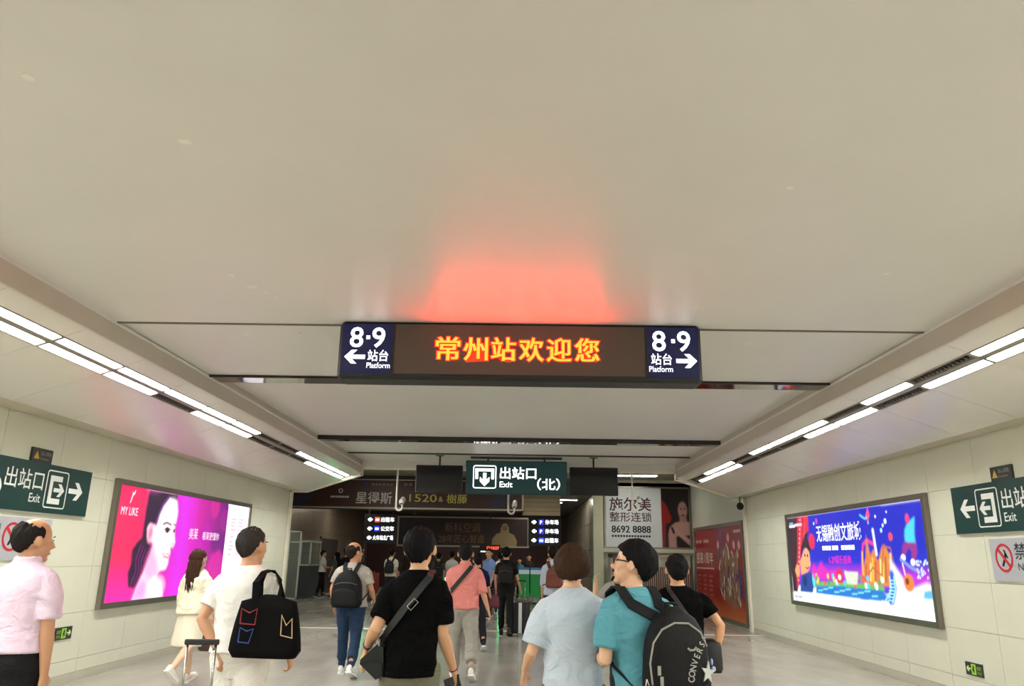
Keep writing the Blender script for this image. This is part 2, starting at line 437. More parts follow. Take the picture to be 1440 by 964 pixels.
# tiled pillar on the corner of the far corridor
M_pil = mat('pillar_tile', (190, 190, 160), rough=0.25, var=.05)
pil = slab('pillar', (2.36, 24.62, 0), (2.66, 25.0, HC), M_joint); struct(pil); pil.name = 'trim_4'
for i in range(7):
    slab('tile', (2.345, 24.605, .02 + i * .57), (2.655, 25.0, .02 + (i + 1) * .57 - .012), M_pil, pil)
M_cor = mat('corridor_steel', (196, 186, 166), rough=0.28, metal=0.7, var=.25, scale=3, stretch=(1, 1, 3))
wc = slab('wall_right', (2.60, 25.0, 0), (2.85, 44, 3.8), M_dark, st=True)
for i in range(10):
    for j in range(4):
        slab('cladding_panel', (2.585, 25.0 + i * 1.9, .02 + j * .93), (2.6, 25.0 + i * 1.9 + 1.885, .02 + j * .93 + .915), M_cor, wc)
# left hall wall, steel clad, with doors
wl = slab('wall_left', (-8.5, YE + .2, 0), (-8.22, 44, 4.05), M_dark, st=True)
for i in range(13):
    for j in range(5):
        slab('cladding_panel', (-8.22, YE + .25 + i * 1.95, .02 + j * .8), (-8.2, YE + .25 + i * 1.95 + 1.94, .02 + j * .8 + .79), M_steel, wl)
struct(slab('wall_left', (-13, YE, 0), (WL - .28, YE + .2, 4.1), M_hallw))
struct(slab('wall_front', (-8.4, 42, 0), (2.7, 42.2, 3.8), mat('dark_red_wall', (70, 28, 26), rough=0.4, var=.15)))
for n_, (y0_, y1_, c_) in enumerate(((32.0, 35.1, (58, 52, 48)), (38.2, 41.0, (120, 104, 74)))):
    d = slab('door_%d' % (n_ + 1), (-8.2, y0_, 0), (-8.15, y1_, 2.2), mat('door_panel_%d' % n_, c_, rough=0.35), st=True)
    g = Geo(); g.box((-8.2, y0_ - .08, 0), (-8.12, y0_, 2.28)); g.box((-8.2, y1_, 0), (-8.12, y1_ + .08, 2.28)); g.box((-8.2, y0_ - .08, 2.2), (-8.12, y1_ + .08, 2.28))
    link('door_frame', g, M_steel, d)
    g = Geo(); g.box((-8.15, y0_ + .15, .95), (-8.09, y0_ + .19, 1.25)); link('door_handle', g, M_steel, d)
# header carrying the long banner, and a steel clad header further right
hd = slab('wall_front', (-8.3, 24.62, 2.98), (0.14, 24.9, HC), mat('header_dark', (40, 34, 30), rough=0.5), st=True)
hd2 = slab('wall_front', (0.10, 26.9, 2.98), (1.42, 27.2, 3.76), M_dark, st=True)
for i in range(5):
    slab('slat', (0.10, 26.88, 2.99 + i * .15), (1.42, 26.9, 2.99 + i * .15 + .14), M_steel, hd2)
# hall light panels
M_hl = emat('hall_light_panel', (1.0, 0.96, 0.85), HALL, raw=True)
def hall_light(x, y, z, w_, d_, label):
    o = empty('ceiling_light', label, 'ceiling light', (x, y, z), 0, 'hall ceiling panels')
    g = Geo(); g.box((-w_ / 2 - .03, -d_ / 2 - .03, -.03), (w_ / 2 + .03, d_ / 2 + .03, 0)); link('housing', g, M_house, o)
    g = Geo(); g.box((-w_ / 2, -d_ / 2, -.035), (w_ / 2, d_ / 2, -.029)); link('diffuser', g, M_hl, o)
hall_light(3.55, 23.2, HC, 1.2, .3, 'flat lit ceiling panel above the white clinic advert')
hall_light(-4.6, 22.2, HC, 1.2, .3, 'lit ceiling panel in the hall in front of the long dark banner')
hall_light(-.3, 21.2, HC, 1.2, .3, 'lit ceiling panel just past the portal, hidden above the hanging signs')
hall_light(-4.3, 36.0, 3.75, 1.6, .3, 'dim lit strip on the far ceiling over the left gates')
hall_light(-1.9, 36.0, 3.75, 1.9, .3, 'dim lit strip on the far ceiling over the brown banner')
hall_light(.9, 31.0, 3.75, 1.6, .3, 'lit strip on the far ceiling over the right gates')
hall_light(-6.3, 26.4, 3.75, 1.6, .3, 'added lit strip on the hall ceiling just past the long brown banner')  # extra light, added to brighten the left steel cladding
hall_light(1.6, 29.5, 3.75, 1.2, .3, 'lit strip on the far ceiling beside the corridor steel wall')
hall_light(-6.8, 33.0, 3.75, 1.6, .3, 'lit strip on the far ceiling beside the steel wall')
# ================================================================ signs and adverts
M_black = mat('black_casing', (22, 22, 22), rough=0.5)
M_white = mat('white_print', (228, 230, 226), rough=0.5, var=.02)
M_green = mat('sign_green', (15, 56, 53), rough=0.35, var=.05)
M_alu = mat('ad_frame_metal', (134, 126, 116), rough=0.3, metal=0.7, var=.06)
E_white = emat('lit_white', (1.0, 1.0, 0.98), 1.6, raw=True)
E_white2 = emat('lit_white_strong', (0.93, 0.96, 1.0), 1.8, raw=True)
E_blue = emat('lit_navy', (3, 9, 60), 0.55)
E_green = emat('lit_green', (8, 48, 48), 0.45)

# ---- LED welcome board under the ceiling joint
led = empty('welcome_board', 'wide black hanging board with orange welcome characters between two blue platform panels', 'sign', (-.02, 6.72, 3.13))
def B(a, b, m, p, nm, bev=0.0):
    g = Geo(); g.box(a, b, bev); return link(nm, g, m, p)
B((-1.68, 0, 0), (1.68, .27, .55), M_black, led, 'casing', .03)
g = Geo(); 
fr = (Vector((-1.68, 0, 0)), Vector((1, 0, 0)), Vector((0, 0, 1)), Vector((0, -1, 0)))   # local to the board
def led_screen_material():
    m = bpy.data.materials.new('led_matrix'); m.use_nodes = True
    nt = m.node_tree; N = nt.nodes; L = nt.links; b = N['Principled BSDF']
    tc = N.new('ShaderNodeTexCoord'); mp = N.new('ShaderNodeMapping'); mp.inputs['Scale'].default_value = (90, 90, 90); L.new(tc.outputs['Object'], mp.inputs[0])
    vo = N.new('ShaderNodeTexVoronoi'); vo.inputs['Scale'].default_value = 1.0; vo.inputs['Randomness'].default_value = 0.0; L.new(mp.outputs[0], vo.inputs['Vector'])
    rp = N.new('ShaderNodeValToRGB'); rp.color_ramp.elements[0].color = lin((112, 92, 76)) + (1,); rp.color_ramp.elements[1].color = lin((60, 49, 41)) + (1,)
    rp.color_ramp.elements[0].position = .25; rp.color_ramp.elements[1].position = .55
    L.new(vo.outputs['Distance'], rp.inputs[0]); L.new(rp.outputs[0], b.inputs['Base Color']); b.inputs['Roughness'].default_value = 0.7
    L.new(rp.outputs[0], b.inputs['Emission Color']); b.inputs['Emission Strength'].default_value = 0.32
    return m
plate(rect(.52, .055, 2.84, .525), led_screen_material(), led, fr, .0, .006, 'led_screen')
for x0, x1 in ((.035, .50), (2.86, 3.325)):
    plate(rect(x0, .045, x1, .525), E_blue, led, fr, .0, .008, 'platform_panel')
for x in (.51, 2.85):
    plate(rect(x - .012, .045, x + .012, .53), M_black, led, fr, .0, .014, 'divider')
for x0, ar in ((.035, 'L'), (2.86, 'R')):
    lettering('8', .27, E_white2, led, fr, x0 + (.07 if ar == 'L' else .045), .30, .011, bold=.012, name='numeral')
    lettering('9', .27, E_white2, led, fr, x0 + (.275 if ar == 'L' else .275), .30, .011, bold=.012, name='numeral')
    plate(rect(x0 + .222, .375, x0 + .255, .41), E_white2, led, fr, .008, .012, 'dot')
    tx = x0 + (.245 if ar == 'L' else .03)
    lettering('站台', .115, E_white2, led, fr, tx, .175, .011, bold=.008, width=.19)
    lettering('Platform', .075, E_white2, led, fr, tx - .005 if ar == 'L' else tx - .02, .10, .011, bold=.0, width=.215)
    plate(arrow(x0 + (.125 if ar == 'L' else .355), .205, .19, math.pi if ar == 'L' else 0, .20, .34), E_white2, led, fr, .008, .012, 'arrow')
E_or = emat('led_orange', (30.0, 0.46, 0.04), 1.0, raw=True)
E_halo = emat('led_red_halo', (6.0, 0.03, 0.005), 1.0, raw=True)  # glowing red outline layer, stands in for bloom around the lit characters
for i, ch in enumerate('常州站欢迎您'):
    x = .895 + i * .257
    lettering(ch, .238, E_halo, led, fr, x, .205, .0068, bold=.036, width=.246, name='character', label='red halo painted behind the LED character')
    lettering(ch, .238, E_or, led, fr, x + .012, .205, .0085, bold=.008, width=.222, fat=.014, name='character', label='orange LED character')

# ---- exit sign hanging in the passage, dark screens on both sides
ex = empty('exit_sign', 'hanging green lit exit sign with white down arrow, between two dark screens', 'sign', (-1.24, 17.35, 2.95))
fr = (Vector((0, 0, 0)), Vector((1, 0, 0)), Vector((0, 0, 1)), Vector((0, -1, 0)))
B((0, 0, 0), (2.31, .16, .75), mat('sign_green_case', (14, 52, 50), rough=.4), ex, 'casing', .015)
plate(rect(.02, .02, 2.29, .73), E_green, ex, fr, .0, .006, 'face')
ring_plate(*rrect_ring(.17, .12, .70, .64, .05, .022), E_white, ex, fr, .006, .011, 'icon_border')
plate([(.22, .57), (.65, .57), (.65, .33), (.585, .33), (.585, .505), (.285, .505), (.285, .33), (.22, .33)], E_white, ex, fr, .006, .011, 'icon_doorway')
plate(arrow(.435, .32, .30, -math.pi / 2, .26, .36), E_white, ex, fr, .006, .011, 'icon_arrow')
lettering('出站口', .285, E_white, ex, fr, .78, .365, .009, bold=.016, width=.83)
lettering('Exit', .18, E_white, ex, fr, .78, .155, .009, bold=.01, width=.29)
lettering('（北）', .27, E_white, ex, fr, 1.63, .13, .009, bold=.015, width=.52)
for x in (.5, 1.8): B((x - .02, .06, .75), (x + .02, .10, .85), M_black, ex, 'hanger')
B((.1, .03, .80), (2.2, .13, .84), M_dark, ex, 'mounting_rail')
for x0, x1, side in ((-2.38, -1.31, 'left'), (1.13, 2.23, 'right')):
    o = empty('display_screen', 'black switched-off display screen hanging to the %s of the green exit sign' % side, 'screen', (x0, 17.35, 2.95), 0, 'screens beside the exit sign')
    B((0, 0, 0), (x1 - x0, .09, .63), M_black, o, 'casing', .012)
    B((.02, -.004, .02), (x1 - x0 - .02, .004, .61), mat('dark_glass', (10, 12, 14), rough=.12), o, 'glass')
    xm = (x1 - x0) / 2
    B((xm - .02, .03, .63), (xm + .02, .07, .86), M_black, o, 'hanger'); B((xm - .09, .0, .845), (xm + .09, .1, .86), M_black, o, 'hanger_plate')

# ---- wall signs: green exit boards, grey no-smoking boards, small dark notices, low green exit plates
M_grey = mat('notice_grey', (176, 178, 186), rough=.4, var=.02)
M_red = mat('print_red', (196, 34, 40), rough=.5)
M_blk = mat('print_black', (20, 20, 22), rough=.5)
M_yel = mat('print_yellow', (200, 160, 60), rough=.5)
M_gblk = mat('plate_dark', (42, 46, 42), rough=.4)
E_lime = emat('glow_lime', (150, 200, 60), .55)
for side in (-1, 1):
    L_ = side < 0
    Xf = WL if L_ else WR; nrm = (1, 0, 0) if L_ else (-1, 0, 0)
    dz = 0.0 if L_ else -.05
    def root(name, label, cat, y, z):
        o = empty(name, label, cat, (Xf, y, z)); return o, (Vector((0, 0, 0)), Vector((0, 1, 0)) if L_ else Vector((0, -1, 0)), Vector((0, 0, 1)), Vector(nrm))
    sd = 'left' if L_ else 'right'
    W_ = 2.7; H_ = .57
    # board: left one runs y 7.15..9.85, right one 9.67..6.97 (its x axis runs towards the camera)
    o, fr = root('exit_sign', 'dark green exit board with white arrow, high on the %s wall beside the lit advert' % sd, 'sign', 7.15 if L_ else 9.67, 1.98 + dz)
    plate(rect(0, 0, W_, H_), mat('board_edge', (170, 170, 160)), o, fr, 0.0, .03, 'board')
    plate(rect(0, .012, W_, H_), M_green, o, fr, .03, .036, 'face')
    def FX(x): return W_ - x if L_ else x      # distance measured from the arrow end
    cx = FX(.31)
    plate(arrow(cx, .30, .30, 0 if L_ else math.pi, .2, .36), M_white, o, fr, .036, .039, 'arrow')
    xa, xb = sorted((FX(.50), FX(.93)))
    ring_plate(*rrect_ring(xa, .07, xb, .51, .04, .014), M_white, o, fr, .036, .039, 'icon_border')
    q = [(.86, .45), (.62, .45), (.62, .385), (.80, .385), (.80, .185), (.62, .185), (.62, .12), (.86, .12)]
    plate([(FX(x), y) for x, y in q], M_white, o, fr, .036, .039, 'icon_doorway')
    plate(arrow(FX(.66), .285, .21, 0 if L_ else math.pi, .22, .36), M_white, o, fr, .036, .039, 'icon_arrow')
    if L_:
        lettering('出站口', .235, M_white, o, fr, W_ - .99, .275, .039, bold=.008, width=.68, align='RIGHT')
        lettering('Exit', .14, M_white, o, fr, W_ - 1.0, .12, .039, bold=.006, align='RIGHT')
        lettering('（北）', .235, M_white, o, fr, W_ - 1.70, .15, .039, bold=.008, width=.6, align='RIGHT')
    else:
        lettering('出站口', .235, M_white, o, fr, .99, .275, .039, bold=.008, width=.68)
        lettering('Exit', .14, M_white, o, fr, 1.0, .12, .039, bold=.006)
        lettering('（北）', .235, M_white, o, fr, 1.75, .15, .039, bold=.008, width=.6)
    # small dark notice standing on the board's top edge
    o, fr = root('warning_notice', 'small dark warning notice fixed above the green exit board on the %s wall' % sd, 'sign', 8.58 if L_ else 8.82, 2.55 + dz)
    plate(rect(0, .0, .38, .16), M_gblk, o, fr, .0, .03, 'board')
    plate([(.03, .035), (.13, .035), (.08, .125)], M_yel, o, fr, .03, .033, 'triangle')
    lettering('当心滑跌', .052, mat('notice_grey2', (150, 150, 146)), o, fr, .15, .085, .033, width=.20)
    lettering('Caution', .035, mat('notice_grey2', (150, 150, 146)), o, fr, .15, .035, .033, width=.16)
    # no smoking board
    o, fr = root('no_smoking_sign', 'pale grey no-smoking board below the green exit board on the %s wall' % sd, 'sign', 7.75 if L_ else 9.06, 1.46 + dz)
    plate(rect(0, 0, 1.45, .46), M_grey, o, fr, 0, .02, 'board')
    px = .75 if L_ else .24
    c0, c1 = circle(px, .25, .155), circle(px, .25, .128)
    plate([(px - .055, .16), (px - .02, .16), (px + .055, .29), (px + .025, .31)], M_blk, o, fr, .02, .0225, 'cigarette')
    plate([(px + .0, .33), (px + .02, .34), (px + .075, .25), (px + .06, .24)], M_blk, o, fr, .02, .0225, 'smoke')
    ring_plate(c0, c1, M_red, o, fr, .02, .0245, 'ring')
    a_ = .141
    plate([(px - a_ * .72 - .012, .25 + a_ * .62), (px - a_ * .62 - .0, .25 + a_ * .78), (px + a_ * .72 + .012, .25 - a_ * .62), (px + a_ * .62, .25 - a_ * .78)], M_red, o, fr, .02, .0240, 'bar')
    if L_:
        lettering('禁止吸烟', .15, M_blk, o, fr, .02, .26, .0225, width=.52); lettering('No Smoking', .08, M_blk, o, fr, .05, .14, .0225, width=.45)
    else:
        lettering('禁止吸烟', .19, M_blk, o, fr, .44, .25, .0225, width=.80, bold=.006); lettering('No Smoking', .11, M_blk, o, fr, .47, .12, .0225, width=.66)
    # low glowing exit plate
    o, fr = root('low_exit_plate', 'small glowing green exit plate low on the %s wall' % sd, 'sign', 9.67 if L_ else 9.92, .52 if L_ else .31)
    plate(rect(0, 0, .345, .145), M_gblk, o, fr, 0, .015, 'plate')
    q0 = .02 if L_ else .245
    plate(rect(.125, .015, .215, .13), E_lime, o, fr, .015, .018, 'panel')
    plate([(.155, .03), (.165, .03), (.175, .06), (.19, .035), (.2, .04), (.185, .075), (.19, .1), (.175, .12), (.16, .11), (.15, .08), (.14, .07), (.15, .06)], M_gblk, o, fr, .018, .0195, 'running_figure')
    plate(arrow(.28 if L_ else .065, .072, .085, 0 if L_ else math.pi, .22, .36), emat('glow_pale', (190, 215, 140), .6), o, fr, .015, .018, 'arrow')
    lettering('EXIT', .05, E_lime, o, fr, q0, .075, .018, width=.085, bold=.01); lettering('安全出口', .03, E_lime, o, fr, q0, .03, .018, width=.085)

# ---------------------------------------------------------------- painted print sheets
class Canvas:
    def __init__(s, w, h, bg):
        s.w, s.h = w, h; s.a = np.empty((h, w, 3)); s.a[:] = lin(bg)
        s.U, s.V = np.meshgrid((np.arange(w) + .0) / (w - 1), (np.arange(h) + .0) / (h - 1))
        s.asp = 1.0
    def blend(s, mask, rgb):
        c = np.array(lin(rgb)) if not isinstance(rgb, np.ndarray) else rgb
        s.a += (c - s.a) * np.clip(mask, 0, 1)[..., None]
    def blur(s, m, k):
        for _ in range(2):
            for ax in (0, 1):
                acc = np.zeros_like(m); n = 0
                for d in range(-k, k + 1): acc += np.roll(m, d, ax); n += 1
                m = acc / n
        return m
    def poly(s, pts, rgb, soft=0, alpha=1.0):
        ins = np.zeros((s.h, s.w), bool); n = len(pts)
        for i in range(n):
            (x0, y0), (x1, y1) = pts[i], pts[(i + 1) % n]
            if y0 == y1: continue
            c = (s.V >= min(y0, y1)) & (s.V < max(y0, y1))
            ins ^= c & (s.U < x0 + (s.V - y0) * (x1 - x0) / (y1 - y0))
        m = ins.astype(float)
        if soft: m = s.blur(m, soft)
        s.blend(m * alpha, rgb)
    def ell(s, cu, cv, ru, rv, rgb, alpha=1.0, soft=.15):
        d = np.sqrt(((s.U - cu) / ru) ** 2 + ((s.V - cv) / rv) ** 2)
        s.blend(np.clip((1 + soft - d) / (2 * soft), 0, 1) * alpha, rgb)
    def grad(s, f, rgb): s.blend(f(s.U, s.V), rgb)
    def line(s, pts, wd, rgb, alpha=1.0, asp=3.3):
        m = np.zeros((s.h, s.w))
        for (x0, y0), (x1, y1) in zip(pts[:-1], pts[1:]):
            dx, dy = (x1 - x0) * asp, y1 - y0; L = dx * dx + dy * dy + 1e-9
            t = np.clip((((s.U - x0) * asp) * dx + (s.V - y0) * dy) / L, 0, 1)
            d = np.hypot((s.U - x0) * asp - t * dx, s.V - y0 - t * dy)
            m = np.maximum(m, np.clip(1.5 - d / wd, 0, 1))
        s.blend(m * alpha, rgb)
def print_sheet(cv, fr, W, H, d, material, parent, name):
    O, r, u, n = fr; w, h = cv.w, cv.h
    U = (cv.U * W).ravel(); V = (cv.V * H).ravel()
    co = np.array(O)[None] + np.outer(U, np.array(r)) + np.outer(V, np.array(u)) + np.array(n)[None] * d
    idx = np.arange(w * h).reshape(h, w)
    q = np.stack([idx[:-1, :-1], idx[:-1, 1:], idx[1:, 1:], idx[1:, :-1]], -1).reshape(-1, 4)
    m = bpy.data.meshes.new(name)
    m.vertices.add(w * h); m.vertices.foreach_set('co', co.ravel())
    m.loops.add(q.size); m.loops.foreach_set('vertex_index', q.ravel().astype(np.int32))
    m.polygons.add(len(q)); m.polygons.foreach_set('loop_start', np.arange(0, q.size, 4, dtype=np.int32))
    m.update(calc_edges=True)
    at = m.color_attributes.new('Col', 'FLOAT_COLOR', 'POINT')
    rgba = np.ones((w * h, 4)); rgba[:, :3] = np.clip(cv.a.reshape(-1, 3), 0, 1); at.data.foreach_set('color', rgba.ravel())
    return link(name, m, material, parent)
def ad_frame(o, fr, W, H, bw, depth=.07, m=None):
    ring_plate(rect(-bw, -bw, W + bw, H + bw), rect(0, 0, W, H), m or M_alu, o, fr, 0, depth, 'frame')
    plate(rect(0, 0, W, H), M_black, o, fr, 0, depth * .55, 'back_panel')

# left: pink cosmetic advert, woman in profile
la = empty('lightbox_advert', 'glowing pink lightbox advert with a smiling woman in profile on the left wall', 'advert', (WL, 10.57, .90))
fr = (Vector((0, 0, 0)), Vector((0, 1, 0)), Vector((0, 0, 1)), Vector((1, 0, 0)))
W_, H_ = 5.23, 1.57
ad_frame(la, fr, W_, H_, .075)
cv = Canvas(330, 130, (196, 22, 150))
cv.grad(lambda U, V: np.clip((.30 - U) / .16, 0, 1), (214, 22, 84))
cv.grad(lambda U, V: np.clip((.18 - U) / .16, 0, 1) * np.clip(1.1 - abs(V - .4) * 1.6, 0, 1), (240, 34, 88))
cv.grad(lambda U, V: np.clip((.35 - V) / .35, 0, 1) * np.clip(1.3 - U * 1.6, 0, 1) * .8, (232, 24, 170))
cv.grad(lambda U, V: np.clip((U - .5) / .26, 0, 1), (104, 10, 112))
cv.grad(lambda U, V: np.clip(1 - abs(U - .42) / .12, 0, 1) * .8, (206, 40, 226))
for (u_, v_, r_, c_, a_) in ((.604, .6, .06, (170, 20, 160), .6), (.66, .94, .05, (200, 30, 130), .6), (.723, .23, .09, (206, 16, 150), .75), (.544, .42, .07, (190, 24, 180), .5), (.76, .8, .05, (150, 20, 130), .6), (.70, .55, .05, (80, 8, 110), .5)):
    cv.ell(u_, v_, r_ * .8, r_ * 2.6, c_, a_, .12)
HAIR = [(0.169, 1.0), (0.348, 1.01), (0.357, 0.933), (0.302, 0.949), (0.269, 0.876), (0.249, 0.786), (0.239, 0.686), (0.211, 0.689), (0.187, 0.665), (0.186, 0.597), (0.216, 0.49), (0.231, 0.477), (0.206, 0.368), (0.189, 0.261), (0.174, 0.157), (0.162, 0.106), (0.124, 0.111), (0.11, 0.24), (0.121, 0.316), (0.115, 0.446), (0.14, 0.513), (0.162, 0.554), (0.163, 0.73), (0.164, 0.853)]
cv.poly(HAIR, (40, 8, 46), 1)
for k in range(9):
    u0 = .125 + .008 * k
    cv.line([(u0 + .03, .5 - .01 * k), (u0 + .012, .36), (u0 + .022, .25), (u0 + .004, .14)], .012, ((120, 20, 110) if k % 2 else (24, 4, 30)), .6)
FACE = [(0.301, 0.956), (0.352, 0.936), (0.368, 0.823), (0.365, 0.733), (0.362, 0.659), (0.369, 0.586), (0.378, 0.528), (0.372, 0.473), (0.349, 0.465), (0.354, 0.432), (0.353, 0.403), (0.348, 0.367), (0.348, 0.31), (0.337, 0.258), (0.308, 0.252), (0.287, 0.229), (0.286, 0.187), (0.315, 0.129), (0.338, 0.043), (0.342, -0.01), (0.152, -0.01), (0.17, 0.105), (0.202, 0.261), (0.229, 0.409), (0.233, 0.505), (0.2, 0.544), (0.185, 0.638), (0.197, 0.692), (0.217, 0.676), (0.239, 0.686), (0.249, 0.786), (0.269, 0.876)]
cv.poly(FACE, (252, 214, 226), 1)
cv.poly([(.233, .50), (.25, .42), (.29, .27), (.286, .2), (.24, .16), (.2, .22), (.215, .38)], (238, 150, 196), 3, .75)
cv.poly([(.152, -.01), (.17, .1), (.2, .2), (.235, .12), (.225, .0)], (236, 110, 200), 4, .7)
cv.ell(.29, .1, .045, .09, (255, 236, 236), .9, .5)
cv.ell(.33, .8, .03, .12, (255, 244, 244), .9, .6); cv.ell(.30, .5, .035, .10, (255, 226, 230), .8, .6)
cv.ell(.207, .6, .018, .085, (248, 170, 190), .9, .3); cv.ell(.209, .6, .009, .05, (214, 96, 140), .8, .4)
cv.line([(.29, .955), (.262, .87), (.245, .78), (.236, .69)], .02, (90, 40, 120), .7)
cv.line([(.284, .695), (.304, .712), (.334, .695)], .010, (96, 40, 60), .9)
cv.ell(.314, .635, .013, .022, (40, 14, 30), 1, .25); cv.line([(.297, .645), (.312, .663), (.332, .645)], .008, (40, 10, 26), 1)
cv.ell(.360, .637, .007, .02, (60, 20, 40), .9, .3); cv.line([(.352, .70), (.364, .695)], .009, (110, 50, 70), .8)
cv.line([(.362, .52), (.372, .475), (.352, .468)], .007, (210, 110, 130), .8)
cv.poly([(.300, .418), (.330, .404), (.351, .408), (.346, .37), (.318, .375)], (200, 40, 80), 1); cv.poly([(.310, .405), (.346, .400), (.341, .386), (.318, .389)], (255, 246, 246), 0)
cv.poly([(.785, -.01), (1.01, -.01), (1.01, 1.01), (.781, 1.01)], (250, 246, 252))
for i, v_ in enumerate((.83, .79, .75, .70, .62, .56, .51, .47, .41)):
    cv.line([(.825, v_), (.875 - (i % 3) * .01, v_)], .008, (214, 150, 176)); cv.line([(.90, v_ + .004), (.95 - (i % 2) * .012, v_ + .004)], .008, (220, 160, 184))
P_la = colour_mat('lightbox_print', 1.05)
print_sheet(cv, fr, W_, H_, .042, P_la, la, 'print_sheet')
E_pw = emat('lit_print_white', (255, 226, 240), .85)
lettering('MY LIKE', .16, E_pw, la, fr, .13, 1.17, .045, width=.48)
plate([(.34, 1.33), (.37, 1.36), (.40, 1.44), (.45, 1.47), (.46, 1.53), (.435, 1.5), (.40, 1.475), (.375, 1.5), (.385, 1.46), (.36, 1.39)], E_pw, la, fr, .044, .046, 'emblem')
lettering('美莱', .20, E_pw, la, fr, 2.46, .90, .045, width=.36)
lettering('看莱更懂你', .145, E_pw, la, fr, 3.02, .90, .045, width=.76)

# right: blue holiday-park advert
ra = empty('lightbox_advert', 'glowing blue lightbox advert with a snowboarder and orange peaks on the right wall', 'advert', (WR, 15.66, .86))
fr = (Vector((0, 0, 0)), Vector((0, -1, 0)), Vector((0, 0, 1)), Vector((-1, 0, 0)))
W_, H_ = 5.29, 1.56
ad_frame(ra, fr, W_, H_, .075)
cv = Canvas(340, 140, (18, 26, 178))
cv.grad(lambda U, V: np.clip((.62 - V) / .5, 0, 1) * .75, (40, 50, 214))
cv.grad(lambda U, V: np.clip(1 - abs(V - .33) / .14, 0, 1) * .8, (206, 40, 200))
cv.grad(lambda U, V: np.clip((.2 - V) / .04, 0, 1), (240, 246, 255))
cv.poly([(-.01, -.02), (0.04, 0.0), (0.046, 0.098), (0.097, 0.468), (0.131, 0.615), (0.197, 0.792), (0.212, 1.01), (-.01, 1.01)], (44, 6, 26), 1)
cv.poly([(0.105, 1.01), (0.212, 1.01), (0.207, 0.827), (0.158, 0.778), (0.115, 0.615), (0.07, 0.21), (0.048, 0.116), (0.044, 0.281), (.08, .6)], (206, 22, 60), 1)
for k in range(4): cv.line([(.12 + .022 * k, 1.0), (.10 + .018 * k, .72), (.065 + .012 * k, .3)], .010, (255, 90, 120) if k % 2 else (120, 8, 40), .6)
rr = random.Random(5)
for k in range(14): cv.ell(.13 - k * .005, .96 - k * .055, .004, .012, (255, 214, 214), .9, .4)
cv.poly([(0.161, 0.64), (0.196, 0.59), (0.198, 0.434), (0.165, 0.345), (0.098, 0.304), (0.097, 0.468)], (238, 160, 110), 1)
cv.poly([(0.11, 0.56), (0.165, 0.77), (0.21, 0.68), (0.204, 0.55), (0.175, 0.63), (.145, .62)], (36, 16, 18), 1)
cv.ell(.175, .535, .006, .018, (30, 14, 20)); cv.ell(.15, .54, .006, .018, (30, 14, 20)); cv.line([(.148, .40), (.165, .385), (.18, .405)], .009, (150, 40, 40))
cv.poly([(0.062, 0.44), (0.085, 0.40), (.088, 0.33), (0.06, 0.27), (0.035, 0.355)], (232, 150, 106), 1)
cv.poly([(0.099, 0.31), (0.202, 0.364), (0.228, 0.279), (0.195, 0.115), (0.074, 0.115)], (24, 60, 140), 1); cv.ell(.215, .26, .014, .085, (90, 206, 210)); cv.ell(.13, .24, .02, .06, (18, 34, 96))
cv.poly([(0.202, 0.364), (.23, .46), (.25, .36), (0.294, 0.472), (0.34, 0.372), (0.453, 0.378), (0.46, 0.29), (0.21, 0.277)], (214, 30, 170), 2, .9)
for (u_, v_, r_, c_) in ((.227, .7, .028, (210, 24, 70)), (.286, .924, .010, (190, 60, 190)), (.787, .847, .008, (230, 240, 255)), (.808, .703, .012, (230, 70, 80)), (.757, .765, .007, (170, 220, 240)), (.77, .81, .006, (200, 220, 255)), (.73, .90, .005, (220, 230, 255)), (.80, .93, .004, (220, 230, 255)), (.26, .9, .006, (200, 220, 255)), (.68, .85, .006, (80, 190, 220))):
    cv.ell(u_, v_, r_, r_ * 3.2, c_)
cv.poly([(0.687, 1.0), (0.697, 0.921), (0.676, 0.834), (0.668, 0.925)], (226, 70, 130)); cv.line([(.63, .93), (.66, .89), (.675, .90)], .012, (80, 190, 230))
cv.line([(.60, .33), (.615, .50), (.63, .64), (.66, .68), (.70, .64)], .02, (224, 50, 140), .9)
cv.poly([(0.59, 0.28), (0.641, 0.522), (0.658, 0.73), (0.672, 0.53), (0.699, 0.60), (0.715, 0.47), (0.745, 0.60), (0.765, 0.64), (0.793, 0.53), (0.80, 0.36), (0.785, 0.26), (0.632, 0.24)], (206, 124, 52), 1)
for k in range(12):
    u0 = .61 + .016 * k; cv.line([(u0 + .01, .56 - .12 * abs(math.sin(k * 1.7))), (u0, .30)], .016, ((250, 196, 60), (150, 70, 50), (232, 90, 60), (255, 226, 150))[k % 4], .75)
cv.line([(.705, .77), (.712, .55)], .022, (226, 236, 250)); cv.line([(.60, .27), (.68, .42), (.73, .35), (.76, .62), (.80, .60), (.815, .40)], .010, (170, 90, 60), .9)
cv.poly([(.79, .50), (0.85, 0.333), (0.867, 0.229), (0.974, 0.307), (1.01, 0.273), (1.01, -0.01), (0.772, 0.0)], (234, 238, 252), 2)
cv.poly([(0.228, 0.24), (0.524, 0.27), (0.738, 0.25), (0.736, 0.2), (0.428, 0.2), (0.233, 0.192)], (96, 176, 80), 1)
cv.poly([(0.232, 0.193), (0.429, 0.217), (0.725, 0.21), (0.773, 0.121), (0.62, 0.107), (0.226, 0.115)], (30, 110, 190), 1)
for k in range(10): cv.line([(.25 + .045 * k, .15 + .02 * (k % 3)), (.285 + .045 * k, .155 + .02 * (k % 3))], .010, (120, 210, 236), .8)
for k in range(26): cv.ell(.24 + .5 * rr.random(), .23 + .09 * rr.random(), .010, .03, ((240, 240, 250), (90, 190, 220), (230, 60, 90), (250, 200, 80), (70, 150, 90))[k % 5], .9)
